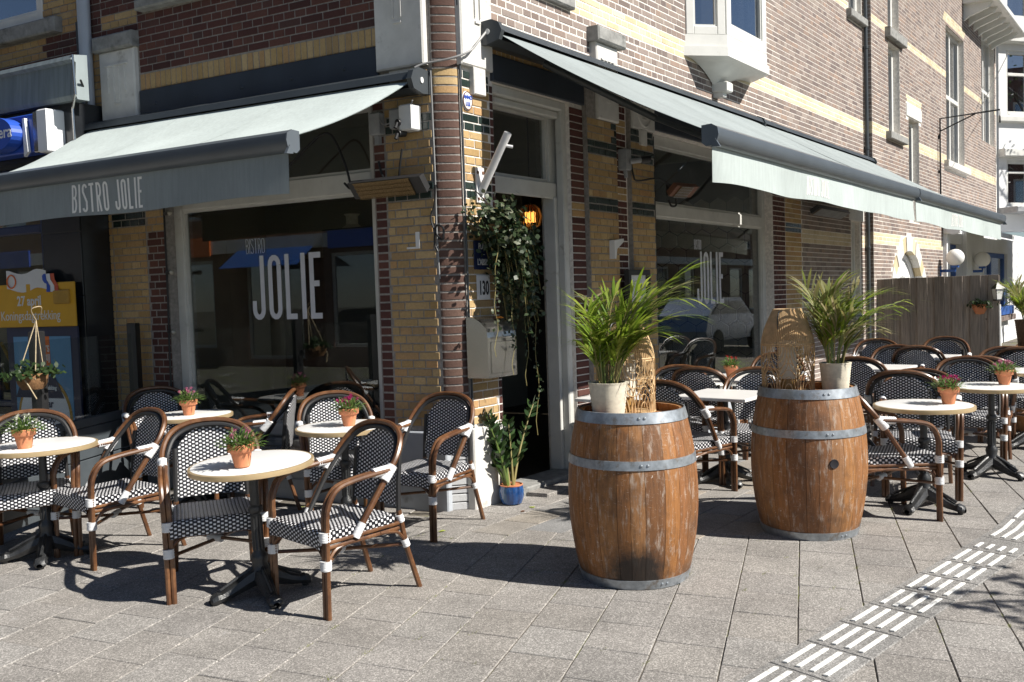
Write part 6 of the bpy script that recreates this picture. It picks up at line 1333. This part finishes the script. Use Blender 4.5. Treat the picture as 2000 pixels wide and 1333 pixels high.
tree(-11.0, 14, 'leafy street tree across the left street mirrored in the left window', 5, 7.5, 2.4, 2600, .16)
tree(25.5, -5.5, 'thin street tree whose branches shade the white bay', 8, 8.5, 2.6, 700, .14)
fz = thing('far_house', 'pale far house closing the right street at the right edge', 'building', (48, 2, 0), R(-90)); F_ = lambda u, d, z: Vector((u, -d, z)); ROTZ[F_] = 0
hs = [(a, a + 1.4, z, z + 2.0) for a in (1, 4, 7, 10, 13) for z in (1.0, 4.4, 7.8)]
mb = MB(); core(mb, F_, 0, 15, -.1, 11, hs, -.4, 0); mb.build('wall', 'cafe_white', fz)
for hh in hs: window(F_, *hh, -.1, fz, .1, m_='white_paint', gl='glass_pale', mould=False); p = MB(); wbox(p, F_, *hh, -.39, -.38); p.build('curtain', 'curtain', fz)
# ------------------------------------------------------------------ lay the survey grid out on the real plan
FREE = {'cafe_chair', 'round_table', 'square_table', 'flower_pot', 'wine_barrel', 'potted_palm', 'rattan_lantern', 'candle', 'potted_plant', 'hanging_ivy', 'hanging_planter', 'street_tree', 'half_barrel', 'fence_planter', 'wall_lantern', 'globe_lamp', 'vase', 'string_bulb', 'pendant_lamp'}
def survey_to_place():
    bpy.context.view_layer.update()
    ex, ey = to_place(1, 0), to_place(0, 1); L3 = Matrix(((ex.x, ey.x, 0), (ex.y, ey.y, 0), (0, 0, 1))); kids = {}
    for o in COL.objects:
        if o.parent: kids.setdefault(o.parent, []).append(o)
    cache = {}; mw = {o: o.matrix_world.copy() for o in COL.objects}
    def bake(o, origin):
        M = mw[o]; at = L3 @ M.translation
        if o.data:
            M3 = M.to_3x3(); key = (o.data.name, tuple(round(v, 4) for r in M3 for v in r))
            if key not in cache:
                me = o.data.copy(); T = L3 @ M3; me.transform(T.to_4x4())
                if T.determinant() < 0: me.flip_normals()
                cache[key] = me
            o.data = cache[key]
        o.matrix_parent_inverse = Matrix.Identity(4); o.rotation_euler = (0, 0, 0); o.scale = (1, 1, 1); o.location = at - origin
        for c in kids.get(o, ()): bake(c, at)
    for o in [o for o in COL.objects if o.parent is None and o.type in ('MESH', 'EMPTY')]:
        if o.name.split('.')[0] in FREE:
            o.location = L3 @ o.location
            if o.name.startswith('cafe_chair'): a = o.rotation_euler.z + math.pi / 2; v = L3 @ Vector((math.cos(a), math.sin(a), 0)); o.rotation_euler.z = math.atan2(v.y, v.x) - math.pi / 2
        else: bake(o, Vector((0, 0, 0)))
    for me in [m for m in bpy.data.meshes if m.users == 0]: bpy.data.meshes.remove(me)
survey_to_place()
